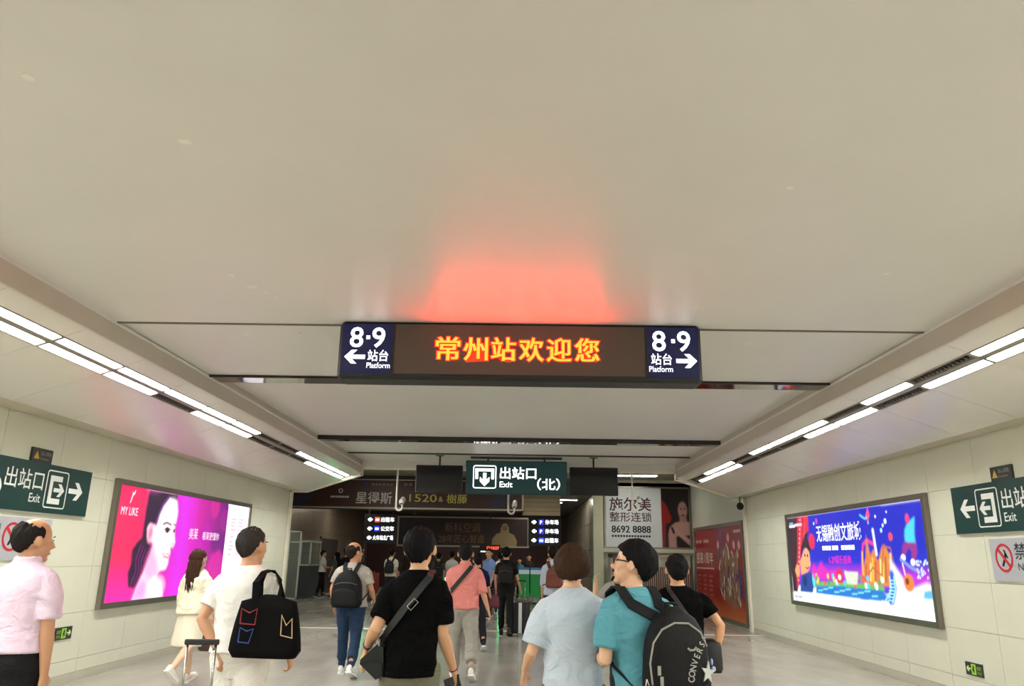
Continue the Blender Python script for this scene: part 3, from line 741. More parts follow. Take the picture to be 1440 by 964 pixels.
cv.poly([(0.476, 0.375), (0.577, 0.37), (0.562, 0.25), (0.49, 0.246)], (206, 226, 190), 1); cv.poly([(0.416, 0.36), (0.435, .41), (0.464, 0.36), (0.455, 0.251), (0.413, 0.247)], (206, 40, 50), 1); cv.ell(.437, .31, .012, .03, (245, 240, 240))
cv.line([(.79, .36), (.795, .24), (.77, .11)], .045, (30, 90, 190)); cv.line([(.80, .34), (.80, .22), (.775, .11)], .010, (150, 220, 240)); cv.line([(.775, .34), (.775, .22), (.735, .12)], .010, (150, 220, 240))
for k in range(7): cv.line([(.776 - .004 * k, .31 - .03 * k), (.802 - .003 * k, .31 - .03 * k)], .006, (150, 220, 240))
cv.poly([(0.905, 0.80), (0.931, 0.84), (0.951, 0.862), (0.939, 0.705), (0.941, 0.626), (.90, .62), (0.885, 0.66), (0.89, 0.75)], (70, 196, 226), 1)
cv.ell(.912, .85, .012, .045, (206, 60, 120)); cv.poly([(.885, .65), (.94, .64), (.945, .56), (.92, .47), (.905, .47), (.915, .56), (.90, .60), (.875, .52), (.86, .53), (.868, .62)], (140, 40, 130), 1)
cv.ell(.866, .515, .013, .03, (250, 230, 210)); cv.ell(.914, .475, .012, .03, (250, 240, 240)); cv.line([(.85, .50), (.90, .43), (.95, .39)], .016, (120, 140, 210))
for k in range(30): cv.ell(.93 + .07 * rr.random(), .34 + .15 * rr.random(), .004, .012, (210, 226, 250), .8, .4)
cv.ell(.88, .30, .026, .075, (226, 120, 50)); cv.ell(.872, .31, .010, .03, (120, 50, 30)); cv.line([(.865, .37), (.858, .46)], .012, (250, 200, 190))
cv.poly([(0.954, 0.241), (1.001, 0.25), (1.0, 0.174), (0.945, 0.178)], (90, 170, 220), 1)
cv.poly([(-.01, -.02), (1.01, -.02), (1.01, .10), (.72, .09), (.24, .11), (-.01, .10)], (244, 246, 255), 1)
for i in range(3): cv.line([(.76 + .03 * i, .07 - .02 * i), (.955, .07 - .02 * i)], .004, (150, 150, 170), .7)
for u0 in (.015, .055): cv.line([(u0, .05), (u0 + .03, .05)], .012, (110, 130, 160), .8)
cv.line([(.02, .93), (.055, .93)], .010, (90, 190, 220)); cv.line([(.018, .895), (.07, .895)], .016, (240, 240, 250)); cv.line([(.076, .905), (.14, .905)], .016, (240, 200, 220))
P_ra = colour_mat('lightbox_print_right', 1.05)
print_sheet(cv, fr, W_, H_, .042, P_ra, ra, 'print_sheet')
E_pw2 = emat('lit_print_white_b', (245, 248, 255), .9)
lettering('无锡融创文旅城', .31, E_pw2, ra, fr, 1.46, 1.10, .045, bold=.010, width=1.86)
for i, (a, n_) in enumerate(((1.68, 3), (2.12, 2), (2.50, 4))):
    for k in range(n_): plate(rect(a + k * .135, .925, a + k * .135 + .115, 1.0), E_pw2, ra, fr, .043, .0445, 'print_block')
lettering('6.29娱乐盛典', .145, emat('lit_print_pink', (226, 40, 170), .9), ra, fr, 1.93, .715, .045, bold=.006, width=.92)

# right hall wall: red anniversary poster (not lit)
rd = empty('wall_poster', 'tall red anniversary poster with dancing figures past the portal on the right', 'poster', (WR + .03, 24.2, .14))
fr = (Vector((0, 0, 0)), Vector((0, -1, 0)), Vector((0, 0, 1)), Vector((-1, 0, 0)))
W_, H_ = 5.1, 2.3
ad_frame(rd, fr, W_, H_, .10, .05)
cv = Canvas(200, 130, (150, 26, 30))
cv.grad(lambda U, V: np.clip((.22 - V) / .2, 0, 1), (196, 96, 40))
cv.poly([(0.574, 1.0), (0.654, 1.0), (0.62, 0.774), (0.556, 0.67), (0.502, 0.671)], (120, 60, 130), 2, .8)
cv.poly([(0.549, 0.596), (0.617, 0.744), (0.702, 0.815), (0.786, 0.67), (0.886, 0.725), (0.942, 0.414), (0.939, 0.176), (0.797, 0.104), (0.615, 0.22), (0.534, 0.329)], (150, 110, 90), 2, .8)
rr = random.Random(9)
for k in range(60):
    u0 = .55 + .38 * rr.random(); v0 = .15 + .55 * rr.random()
    cv.line([(u0, v0), (u0 + .03 * (rr.random() - .5), v0 + .12 * (rr.random() - .3)), (u0 + .05 * (rr.random() - .5), v0 + .14 * rr.random())], .014, ((210, 210, 206), (200, 150, 50), (90, 70, 110), (224, 214, 190), (50, 40, 60), (40, 50, 120))[k % 6], .9, 2.2)
cv.poly([(.9, .62), (.95, .5), (.96, .25), (.91, .22)], (44, 54, 124), 1)
for u_, v_ in ((.538, .806), (.746, .878), (.847, .795), (.938, .792)): cv.ell(u_, v_, .028, .055, (206, 90, 120)); cv.ell(u_, v_, .02, .04, (224, 190, 200), .7)
for i in range(5):
    for j in range(3): cv.line([(.03 + .14 * j, .44 - .055 * i), (.11 + .14 * j - .02 * (i % 2), .44 - .055 * i)], .008, (206, 120, 100), .8, 2.2)
cv.line([(.02, .53), (.43, .533)], .007, (224, 190, 180), 1, 2.2)
for u0 in (.03, .11, .22, .28): cv.line([(u0, .86), (u0 + .05, .86)], .018, (216, 170, 160), .9, 2.2)
cv.line([(.86, .94), (.97, .94)], .014, (226, 190, 180), .9, 2.2)
print_sheet(cv, fr, W_, H_, .03, colour_mat('poster_print', 0), rd, 'print_sheet')
M_pink = mat('poster_white', (226, 204, 196))
lettering('感恩1周年', .34, M_pink, rd, fr, .10, 1.38, .033, width=2.05, bold=.01)

# white clinic advert facing the passage
wa = empty('wall_advert', 'white clinic advert with dark characters and a woman in a black dress', 'advert', (2.74, 24.70, 1.95))
fr = (Vector((0, 0, 0)), Vector((1, 0, 0)), Vector((0, 0, 1)), Vector((0, -1, 0)))
ad_frame(wa, fr, 2.66, 1.83, .05, .08)
cv = Canvas(200, 140, (206, 212, 214))
a0 = .672
cv.poly([(a0, -.01), (1.01, -.01), (1.01, 1.01), (a0, 1.01)], (22, 14, 16))
cv.poly([(a0, .82), (.73, .72), (.79, .5), (.77, .42), (.72, .4), (.70, .0), (a0, .0)], (140, 26, 28), 1)
cv.poly([(.83, .55), (.82, .7), (.85, .80), (.92, .83), (1.01, .80), (1.01, .3), (.86, .40)], (24, 12, 16), 2)
cv.ell(.925, .63, .055, .145, (176, 132, 128)); cv.poly([(.89, .55), (.96, .55), (.98, .40), (.88, .42)], (160, 116, 112), 1)
cv.poly([(.745, .0), (.745, .22), (.765, .34), (.83, .42), (.90, .44), (1.01, .43), (1.01, .0)], (182, 138, 130), 1)
cv.poly([(.84, -.01), (.835, .17), (.86, .20), (1.01, .21), (1.01, -.01)], (16, 10, 14), 1)
cv.poly([(.80, .36), (.83, .33), (.93, .22), (1.01, .12), (1.01, .02), (.90, .16), (.815, .26)], (190, 146, 138), 1)
cv.line([(.79, .33), (.81, .25), (.80, .30)], .02, (20, 10, 14), 1, 1.45)
for u_ in (.905, .95): cv.ell(u_, .655, .013, .012, (40, 20, 24)); cv.line([(u_ - .011, .69), (u_ + .011, .694)], .004, (50, 26, 26), .9, 1.45)
cv.ell(.928, .545, .02, .016, (130, 40, 50)); cv.line([(.925, .65), (.92, .59)], .006, (140, 96, 92), .8, 1.45)
print_sheet(cv, fr, 2.66, 1.83, .05, colour_mat('poster_print', 0), wa, 'print_sheet')
M_plum = mat('print_plum', (66, 14, 34))
lettering('施尔美', .45, M_plum, wa, fr, .13, 1.15, .054, bold=.012, width=1.34)
lettering('整形连锁', .32, M_plum, wa, fr, .13, .80, .054, bold=.008, width=1.34)
lettering('8692 8888', .30, M_blk, wa, fr, .19, .44, .054, bold=.012, fat=.012, width=1.24)
for i in range(14): plate(rect(.19 + i * .089, .30, .19 + i * .089 + .065, .36), M_blk, wa, fr, .052, .054, 'print_block')

# long brown banner over the hall
bn = empty('hanging_banner', 'long dark brown banner with silver characters and yellow numerals across the hall', 'banner', (-8.2, 24.62, 3.0))
W_ = 8.33; H_ = .93
ring_plate(rect(0, 0, W_, H_), rect(.0, .05, W_ - .06, H_ - .03), mat('banner_frame', (170, 160, 140), rough=.35, metal=.5), bn, fr, 0, .06, 'frame')
plate(rect(0, .0, W_, H_), mat('banner_brown', (58, 26, 24), rough=.45, var=.1, scale=1.5), bn, fr, 0, .04, 'panel')
plate([(7.1, .05), (7.45, .45), (7.7, .78), (7.9, .9), (8.0, .5), (7.6, .05)], mat('banner_blue', (44, 40, 62), rough=.5), bn, fr, .04, .043, 'picture')
plate([(.9, .05), (.9, .8), (1.5, .8), (1.6, .4), (1.35, .05)], mat('banner_blue', (44, 40, 62)), bn, fr, .04, .043, 'picture')
M_sil = mat('silver_letters', (190, 186, 180), rough=.35)
M_gold = mat('yellow_letters', (206, 196, 84), rough=.4)
lettering('星得斯', .40, M_sil, bn, fr, 2.94, .19, .044, bold=.008, width=1.16)
lettering('1520', .34, M_gold, bn, fr, 4.66, .24, .044, fat=.006, width=.88)
lettering('&', .24, M_gold, bn, fr, 5.60, .25, .044)
lettering('樹藤', .31, M_gold, bn, fr, 5.86, .23, .044, bold=.006, width=.66)
c0, c1 = circle(2.44, .55, .07), circle(2.44, .55, .045); ring_plate(c0, c1, M_sil, bn, fr, .04, .044, 'emblem')
for i in range(8): plate(rect(2.13 + i * .075, .33, 2.185 + i * .075, .39), M_sil, bn, fr, .04, .043, 'print_block')
plate(circle(3.24, .77, .06, 14), mat('banner_logo_blue', (50, 70, 140)), bn, fr, .04, .043, 'emblem')
for i in range(6): plate(rect(3.42 + i * .12, .73, 3.51 + i * .12, .80), mat('banner_dim', (120, 100, 90)), bn, fr, .04, .043, 'print_block')
for i in range(2): plate(rect(4.47 + i * .15, .73, 4.58 + i * .15, .82), mat('banner_dim', (120, 100, 90)), bn, fr, .04, .043, 'print_block')

# second banner, further in
b2 = empty('hanging_banner', 'dark brown banner with dull gold characters and a cream-coated figure beyond the gates', 'banner', (-5.12, 33.0, 2.02))
W_ = 5.47; H_ = 1.12
plate(rect(0, 0, W_, H_), mat('banner_brown2', (44, 22, 20), rough=.4, var=.12), b2, fr, 0, .05, 'panel')
ring_plate(rect(-.06, -.06, W_ + .06, H_ + .06), rect(0, 0, W_, H_), mat('banner_frame', (170, 160, 140)), b2, fr, 0, .08, 'frame')
M_dg = mat('dull_gold', (140, 104, 62), rough=.5)
lettering('新科空调', .42, M_dg, b2, fr, 1.95, .58, .054, width=1.5)
lettering('28年匠心智造', .36, M_dg, b2, fr, 1.70, .14, .054, width=1.95)
plate([(3.95, 0), (3.98, .3), (4.15, .5), (4.32, .55), (4.33, .75), (4.42, .92), (4.58, .93), (4.68, .75), (4.68, .56), (4.9, .46), (5.03, .2), (5.0, 0)], mat('cream_coat', (150, 130, 92)), b2, fr, .05, .055, 'picture_figure')
plate(circle(4.5, .74, .12, 16), mat('picture_face', (130, 92, 70)), b2, fr, .055, .058, 'picture_face')
for x0 in (.6, W_ - .6):
    B((x0 - .02, .01, H_), (x0 + .02, .05, 1.73), M_dark, b2, 'hanger')

# direction boards near the gates
def dir_board(x, label, rows, left):
    o = empty('direction_board', label, 'sign', (x, 26.8, 1.96))
    B((0, 0, 0), (1.14, .12, .98), M_black, o, 'casing', .01)
    for i, (ar, ic, tx) in enumerate(rows):
        y = .74 - i * .305
        plate(arrow(.20, y + .06, .17, ar, .32, .36), E_white2, o, fr, .0, .006, 'arrow')
        if ic: plate(rect(.36, y - .03, .54, y + .15), emat('icon_' + ic[0], ic[1], 1.3), o, fr, .0, .005, 'icon')
        if ic and ic[0] == 'park': lettering('P', .16, E_white2, o, fr, .40, y, .008, bold=.02)
        if ic and ic[0] != 'park': plate(rect(.39, y + .02, .51, y + .09), E_white2, o, fr, .005, .008, 'vehicle_symbol')
        lettering(tx, .17, E_white2, o, fr, .58 if ic else .33, y, .006, bold=.012, width=.46 if ic else .70)
    for hx in (.15, .99): B((hx - .02, .04, .98), (hx + .02, .08, 1.79 if left else 1.03), M_dark, o, 'hanger')
    return o
dir_board(-5.38, 'black lit direction board with red and blue symbols left of the gates', [(math.pi, ('red', (214, 60, 50)), '出租车'), (math.pi, ('blue', (30, 50, 190)), '公交车'), (math.pi, None, '火车站北广场')], True)
o = dir_board(.31, 'black lit direction board with blue parking symbols right of the gates', [(0, ('park', (30, 40, 200)), '停车场'), (math.pi, ('park', (30, 40, 200)), '停车场'), (0, ('blue2', (40, 70, 200)), '出租车')], False)
# red clock display far away
ck = empty('clock_display', 'small black display with red digits under the brown banner', 'clock', (-1.62, 32.0, 1.70))
B((0, 0, 0), (.85, .1, .36), M_black, ck, 'casing', .01)
lettering('12:10:27', .15, emat('red_digits', (3.0, .12, .06), 1.2, raw=True), ck, fr, .30, .18, .004, bold=.02, width=.5, name='digits')
for i in range(5): plate(rect(.05 + i * .1, .06, .12 + i * .1, .11), E_white, ck, fr, .0, .004, 'print_block')
B((.40, .03, .36), (.44, .07, 2.05), M_dark, ck, 'hanger')
# ================================================================ people
def evaluate_remesh(g, voxel, it=4, fac=0.5):
    m0 = g.mesh('raw'); o = bpy.data.objects.new('raw', m0); COL.objects.link(o)
    md = o.modifiers.new('r', 'REMESH'); md.mode = 'VOXEL'; md.voxel_size = voxel; md.adaptivity = 0.0
    ms = o.modifiers.new('s', 'SMOOTH'); ms.iterations = it; ms.factor = fac
    dg = bpy.context.evaluated_depsgraph_get()
    m = bpy.data.meshes.new_from_object(o.evaluated_get(dg))
    bpy.data.objects.remove(o); bpy.data.meshes.remove(m0)
    return smooth(m)
def get_co(m):
    n = len(m.vertices); co = np.empty(n * 3); m.vertices.foreach_get('co', co); return co.reshape(-1, 3)
def get_no(m):
    n = len(m.vertices); no = np.empty(n * 3); m.vertices.foreach_get('normal', no); return no.reshape(-1, 3)
def wrinkle(m, amp, seed, kz=7.0, kx=3.0):
    """cloth folds: ridged noise, drawn out across the body"""
    co = get_co(m); no = get_no(m); d = np.empty(len(co)); s = seed * 3.7
    for i, p in enumerate(co):
        a = noise.noise((p[0] * kx + p[2] * 2.2 + s, p[1] * kx, p[2] * kz + p[0] * 2.5))
        b = noise.noise((p[0] * 11 - p[2] * 6 + s, p[1] * 9, p[2] * 12 + s))
        d[i] = (1 - abs(a) * 2.4) * 1.2 + b * .9
    co = co + no * (d * amp)[:, None]
    m.vertices.foreach_set('co', co.ravel()); m.update()
TORSO = [(.79, .085, .080, 0.), (.86, .142, .112, -.008), (.93, .155, .118, -.016), (1.0, .145, .108, -.008), (1.08, .134, .100, .0), (1.18, .140, .105, .0),
         (1.28, .152, .112, -.004), (1.36, .156, .106, -.012), (1.41, .148, .090, -.016), (1.445, .115, .074, -.014), (1.465, .076, .060, -.012), (1.50, .056, .056, -.010)]
TOP = [(.80, .168, .138, -.012), (.88, .170, .140, -.014), (.95, .168, .136, -.014), (1.02, .163, .130, -.008), (1.10, .160, .124, -.002), (1.2, .162, .124, -.002), (1.29, .168, .128, -.006),
       (1.35, .172, .122, -.012), (1.385, .174, .114, -.016), (1.410, .168, .102, -.017), (1.432, .148, .090, -.016), (1.452, .118, .080, -.014), (1.472, .086, .070, -.012), (1.484, .070, .064, -.012)]
def interp(rows, z):
    if z <= rows[0][0]: return rows[0][1:]
    for a, b in zip(rows[:-1], rows[1:]):
        if z <= b[0]:
            t = (z - a[0]) / (b[0] - a[0]); return tuple(a[i] + (b[i] - a[i]) * t for i in (1, 2, 3))
    return rows[-1][1:]
def sring(cx, cy, z, rx, ry, n=36, e=2.35):
    out = []
    for j in range(n):
        t = 2 * math.pi * j / n; c, s = math.cos(t), math.sin(t)
        out.append(Vector((cx + rx * math.copysign(abs(c) ** (2 / e), c), cy + ry * math.copysign(abs(s) ** (2 / e), s), z)))
    return out
V = Vector
class Person:
    def __init__(s, name, label, loc, rz=0.0, H=1.72, wide=1.0, deep=1.0, lean=(0, 0), legs=((12, 8), (-14, 18)), arms=None, head=(0, 0, 0), voxel=.008,
                 skin=(206, 160, 128), female=False, group=None, hs=1.09):
        s.hs = hs; s.k = H / 1.72; s.wide = wide; s.deep = deep; s.lean = lean; s.voxel = voxel; s.female = female
        s.head_rot = Matrix.Rotation(math.radians(head[0]), 3, 'Z') @ Matrix.Rotation(math.radians(head[1]), 3, 'X') @ Matrix.Rotation(math.radians(head[2]), 3, 'Y')
        s.root = empty(name, label, 'person', (loc[0], loc[1], 0), math.radians(rz), group)
        s.skin = mat('skin_%d_%d_%d' % skin, skin, rough=.5, var=.06, scale=14, bump=.05, bscale=90)
        # skeleton (unit 1.72 m person facing +Y)
        sh = .152 * wide; s.hipx = .084
        s.leg = []
        low = 9
        for i, sd in enumerate((-1, 1)):
            a, kf = math.radians(legs[i][0]), math.radians(legs[i][1]); out = math.radians(legs[i][2] if len(legs[i]) > 2 else 2) * sd
            hip = V((sd * s.hipx, 0, .90)); kn = hip + V((math.sin(out), math.sin(a), -math.cos(a))) * .42
            an = kn + V((math.sin(out) * .4, math.sin(a - kf), -math.cos(a - kf))) * .40
            foot = a - kf if kf > .3 or a < -.1 else 0.0
            fp = max(-.9, min(.25, (a - kf) * .75 + (.12 if a > .1 else 0)))      # foot pitch: toes down when the leg trails
            fd = V((sd * .10, math.cos(fp), math.sin(fp))).normalized(); up = V((0, -math.sin(fp), math.cos(fp)))
            for q in (an - fd * .06 - up * .082, an + fd * .19 - up * .082): low = min(low, q.z)
            s.leg.append((hip, kn, an, fd, up))
        s.dz = -low
        s.arm = []
        arms = arms or {}
        for i, sd in enumerate((-1, 1)):
            A = dict(up=(sd * .12, -.12 * sd, -1), fore=(sd * .03, .25 - .2 * sd, -1), palm=(-sd, 0, 0), thumb=(0, 1, 0), curl=28)
            A.update(arms.get('LR'[i], {}))
            S = s.tw(V((sd * sh, -.014, 1.392)))
            E_ = S + V(A['up']).normalized() * .285; Wp = E_ + V(A['fore']).normalized() * .245
            s.arm.append((S, E_, Wp, A))
    def tw(s, p):
        """lean the upper body"""
        t = max(0, p.z - .92); return V((p.x + s.lean[0] * t, p.y + s.lean[1] * t, p.z))
    def fin(s, p): return (V(p) + V((0, 0, s.dz))) * s.k
    def world(s, p): return s.root.matrix_world @ s.fin(p)
    def tf(s, g):
        g.v = [tuple((V(p) + V((0, 0, s.dz))) * s.k) for p in g.v]; return g
    def torso_rings(s, rows, ez=0.0, z0=None, z1=None):
        rows = list(rows); out = []
        zs = [r[0] for r in rows if (z0 is None or r[0] > z0 + .004) and (z1 is None or r[0] < z1 - .004)]
        if z0 is not None: zs = [z0] + zs
        if z1 is not None: zs = zs + [z1]
        for z in zs:
            rx, ry, cy = interp(rows, z); t = s.tw(V((0, cy, z)))
            kx = 1 + (s.wide - 1) * (1 if z < 1.42 else max(0, (1.5 - z) / .08)); kd = 1 + (s.deep - 1) * (1 if z < 1.4 else max(0, (1.5 - z) / .1))
            out.append(sring(t.x, t.y, z, (rx + ez) * kx, (ry + ez) * kd))
        return out
    def surf(s, x, z, front=False, off=.006, ease=0.0):
        rx, ry, cy = interp(TOP, z); rx = (rx + ease) * s.wide; ry = (ry + ease) * s.deep
        q = max(0.0, 1 - min(1, abs(x) / rx) ** 2.35) ** (1 / 2.35)
        t = s.tw(V((0, cy, z)))
        return V((t.x + x, t.y + (1 if front else -1) * (ry * q + off), z))
    # ---- naked body, one surface
    def body(s):
        g = Geo(); w = s.wide; f = .9 if s.female else 1.0
        g.loft(s.torso_rings(TORSO))
        for i, sd in enumerate((-1, 1)):
            hip, kn, an, fd, up = s.leg[i]
            g.tube([hip + V((0, 0, .03)), hip.lerp(kn, .35), hip.lerp(kn, .8), kn, kn.lerp(an, .25), kn.lerp(an, .6), an, an - up * .05], [.086 * w, .080 * w, .062, .055, .057, .047, .036, .036], 14)
            g.ellipsoid(an + fd * .05 - up * .045, (.04, .11, .034), rot=Matrix((V((1, 0, 0)), fd, up)).transposed(), nu=14, nv=8)
            S, E_, Wp, A = s.arm[i]
            u_ = (E_ - S).normalized()
            g.tube([S - u_ * .02, S + u_ * .06, S.lerp(E_, .55), E_, E_.lerp(Wp, .25), E_.lerp(Wp, .7), Wp], [.034 * f, .042 * f, .042 * f, .037 * f, .040 * f, .030 * f, .0245 * f], 14)
            s.hand(g, i, f)
        # neck and head
        N0 = s.tw(V((0, -.012, 1.44))); s.P0 = s.tw(V((0, .0, 1.50)))
        hs = s.hs; hp = lambda p: s.P0 + s.head_rot @ (V(p) * hs)
        g.tube([N0, s.P0 + V((0, -.012, -.02)), hp((0, -.012, .07))], [.060 * f, .055 * f, .054 * f], 18)
        R = s.head_rot
        el = lambda c, r, *q: g.ellipsoid(c, tuple(v * hs for v in r), *q)
        el(hp((0, -.012, .125)), (.079, .095, .096), R, 28, 18)
        el(hp((0, .030, .062)), (.060, .056, .072), R, 22, 14)
        el(hp((0, .040, .098)), (.066, .048, .050), R, 20, 12)
        el(hp((0, .072, .006)), (.022, .020, .018), R, 12, 8)
        for sd in (-1, 1):
            el(hp((sd * .036, .062, .078)), (.022, .020, .022), R, 10, 8)
            el(hp((sd * .086, -.004, .096)), (.012, .021, .034), R @ Matrix.Rotation(.25, 3, 'X') @ Matrix.Rotation(sd * -.35, 3, 'Z'), 12, 10)
        g.tube([hp((0, .080, .122)), hp((0, .100, .092)), hp((0, .109, .076)), hp((0, .088, .068))], [.008, .011, .014, .012], 10)
        el(hp((0, .086, .044)), (.022, .010, .007), R, 12, 8); el(hp((0, .085, .034)), (.019, .010, .007), R, 12, 8)
        s.hp = hp
        m = evaluate_remesh(s.tf(g), s.voxel * s.k, 3, .45)
        link('body', m, s.skin, s.root)
        return s
    def hand(s, g, i, f):
        S, E_, Wp, A = s.arm[i]
        d = V(A['hand']).normalized() if 'hand' in A else (Wp - E_).normalized()
        n = V(A['palm']); n = (n - d * n.dot(d)).normalized(); t = V(A['thumb']); t = t - d * t.dot(d) - n * t.dot(n)
        if t.length < .1: t = d.cross(n)
        t.normalize(); c = math.radians(A['curl'])
        rings = []
        for q, a, b in ((-.02, .024, .021), (.015, .027, .018), (.05, .037, .016), (.085, .040, .014), (.095, .036, .010)):
            o = Wp + d * q * f
            rings.append([o + t * (a * f * math.cos(2 * math.pi * j / 14)) + n * (b * f * math.sin(2 * math.pi * j / 14)) for j in range(14)])
        g.loft(rings)
        for k, (off, ln) in enumerate(((.030, .074), (.0105, .083), (-.0095, .077), (-.0285, .060))):
            p = Wp + d * .085 * f + t * off * f; pts = [p - d * .012]; dirv = d.copy(); ang = c * (.6 + .12 * k)
            spread = t * (off * 1.6)
            for seg in (.44, .31, .25):
                rot = Matrix.Rotation(ang, 3, n.cross(d).normalized() * -1)
                dirv = rot @ dirv; p = p + (dirv + spread).normalized() * ln * seg * f; pts.append(p)
            g.tube(pts, [.0100 * f, .0098 * f, .0088 * f, .0075 * f], 8)
        p = Wp + d * .028 * f + t * .024 * f
        q1 = p + (d * .62 + t * .62 + n * .25).normalized() * .042 * f; q2 = q1 + (d * .85 + t * .15 + n * (.3 + .4 * math.sin(c))).normalized() * .034 * f
        g.tube([p - t * .012, p, q1, q2], [.012 * f, .0135 * f, .0108 * f, .0085 * f], 8)
        s.arm[i] = (S, E_, Wp, A); A['d'] = d; A['n'] = n; A['t'] = t
    # ---- clothes
    def top(s, rgb, name='shirt', hem=.93, sleeve=.62, ease=0.0, amp=.004, loose=.0, flare=0.0, collar=False, seed=1, label=None, rough=.8, sl_ease=0.0, neck=1.482):
        m_ = mat('cloth_%s_%d_%d_%d' % ((name,) + tuple(rgb)), rgb, rough=rough, var=.05, scale=30, bump=.12, bscale=220, spec=.2 if max(rgb) > 60 else .05, fold=.55)
        g = Geo(); rows = [(z, rx + loose * (1 if z < 1.38 else 0) + flare * max(0, (1.25 - z)), ry + loose * (1 if z < 1.38 else 0) + flare * max(0, (1.25 - z)) * .8, cy) for z, rx, ry, cy in TOP]
        if hem < .80: rows = [(hem,) + tuple(interp(rows, hem))] + rows
        s.toprows = rows
        rings = s.torso_rings(rows, ease, hem, neck)
        ins = s.torso_rings([(z, rx - .022, ry - .022, cy) for z, rx, ry, cy in rows], ease, hem, hem + .05)
        g.loft([ins[-1], ins[0]] + rings)
        for i, sd in enumerate((-1, 1)):
            S, E_, Wp, A = s.arm[i]; f = .92 if s.female else 1.0
            path = [S - V((sd * .03, 0, -.004)), S + V((-sd * .004, 0, -.012)), S + (E_ - S) * .17]; rad = [.044 * f, .053 * f + ease * .4, .060 * f + ease * .5 + sl_ease * .3]
            tot = sleeve
            def at(t): return S.lerp(E_, min(t, 1)) if t <= 1 else E_.lerp(Wp, t - 1)
            for t in np.linspace(.3, tot, max(3, int(tot / .22) + 1)):
                r = (.063 - .010 * min(t, 1.2) - (.016 * (t - 1) if t > 1 else 0)) * f + .003 + ease * .6 + sl_ease * min(1, .4 + t)
                path.append(at(t)); rad.append(r)
            g.tube(path, rad, 18)
        if collar:
            c0 = s.tw(V((0, -.010, 1.478)))
            prof = [(.062, .060, -.004), (.073, .072, .0), (.070, .070, .034), (.062, .062, .040), (.056, .056, .030)]
            g.loft([sring(c0.x, c0.y, c0.z + dz + (0 if dz < .01 else 0), rx, ry, 28, 2) for rx, ry, dz in prof])
        m = evaluate_remesh(s.tf(g), max(.0085, s.voxel * 1.1) * s.k, 3, .5)
        if amp: wrinkle(m, amp, seed)
        o = link(name, m, m_, s.root, label=label); s.top_obj = o
        return o
    def trousers(s, rgb, name='trousers', waist=1.03, end=.97, ease=.012, amp=.004, seed=5, wide_leg=0.0, rough=.8, label=None):
        m_ = mat('cloth_%s_%d_%d_%d' % ((name,) + tuple(rgb)), rgb, rough=rough, var=.10, scale=18, bump=.12, bscale=180, spec=.2, fold=.5)
        g = Geo()
        g.loft(s.torso_rings(TORSO, min(ease, .012), .775, waist))
        for i in (0, 1):
            hip, kn, an, fd, up = s.leg[i]
            def at(t): return hip.lerp(kn, t * 2) if t < .5 else kn.lerp(an, (t - .5) * 2)
            path = [hip + V((0, 0, .05)), hip]; rad = [.086 * s.wide + ease, .092 * s.wide + ease]
            for t in np.linspace(.15, end, 7):
                r = (.088 - .062 * min(t, .5) if t < .5 else .057 - .012 * (t - .5)) * (s.wide if t < .4 else 1) + ease + wide_leg * t
                path.append(at(t)); rad.append(r)
            path += [at(end - .002), at(end - .06)]; rad += [rad[-1] - .012, rad[-1] - .012]
            g.tube(path, rad, 18)
        m = evaluate_remesh(s.tf(g), max(.009, s.voxel * 1.15) * s.k, 4, .5)
        if amp: wrinkle(m, amp, seed, 9, 4)
        return link(name, m, m_, s.root, label=label)
    def skirt(s, rgb, waist=1.05, hem=.5, name='skirt', seed=3, amp=.006):
        m_ = mat('cloth_%s_%d_%d_%d' % ((name,) + tuple(rgb)), rgb, rough=.8, var=.05, scale=20, bump=.1, bscale=120, spec=.2)
        g = Geo(); mid = (s.leg[0][1] + s.leg[1][1]) / 2
        rows = []
        for t in np.linspace(0, 1, 7):
            z = waist + (hem - waist) * t; rx = .165 + .055 * t ** .6; ry = .118 + .10 * t
            rows.append(sring(0, mid.y * t * .6 - .01, z, rx, ry, 32, 2.1))
        inn = [[V((p.x * .9, p.y * .9, p.z)) for p in rows[-1]], [V((p.x * .88, p.y * .88, p.z + .06)) for p in rows[-1]]]
        g.loft(rows + inn)
        m = evaluate_remesh(s.tf(g), .010, 3, .5); wrinkle(m, amp, seed, 2.0, 9)
        return link(name, m, m_, s.root)
    def shoes(s, rgb=(236, 236, 232), sole=(240, 240, 238), heel=0.0):
        m_ = mat('shoe_%d_%d_%d' % rgb, rgb, rough=.5, spec=.4); ms_ = mat('sole_%d_%d_%d' % sole, sole, rough=.6)
        for i in (0, 1):
            hip, kn, an, fd, up = s.leg[i]; r = fd.cross(up).normalized()
            def P(y, x, z): return an + fd * y + r * x - up * .082 + up * z
            def ring(y, w_, z0, z1): return [P(y, w_ * math.cos(t) * (1 if math.sin(t) < 0 else .92), z0 + (z1 - z0) * (.5 + .5 * math.sin(t))) for t in [2 * math.pi * j / 16 for j in range(16)]]
            g = Geo(); g.loft([ring(-.072, .018, .03, .07), ring(-.065, .032, .012, .105), ring(-.03, .040, .010, .118), ring(.02, .042, .010, .112), ring(.07, .045, .010, .088), ring(.12, .049, .010, .068), ring(.165, .045, .010, .058), ring(.19, .030, .012, .050), ring(.20, .012, .02, .042)])
            o = link('shoe', s.tf(g), m_, s.root, sm=True)
            g = Geo()
            out = [(-.075, .030), (-.06, .040), (.0, .043), (.06, .045), (.12, .052), (.17, .048), (.197, .030), (.207, .006)]
            loop = [(y, w_) for y, w_ in out] + [(y, -w_) for y, w_ in reversed(out)]
            g.loft([[P(y, x, z) for y, x in loop] for z in (0, .020)])
            link('sole', s.tf(g), ms_, o)
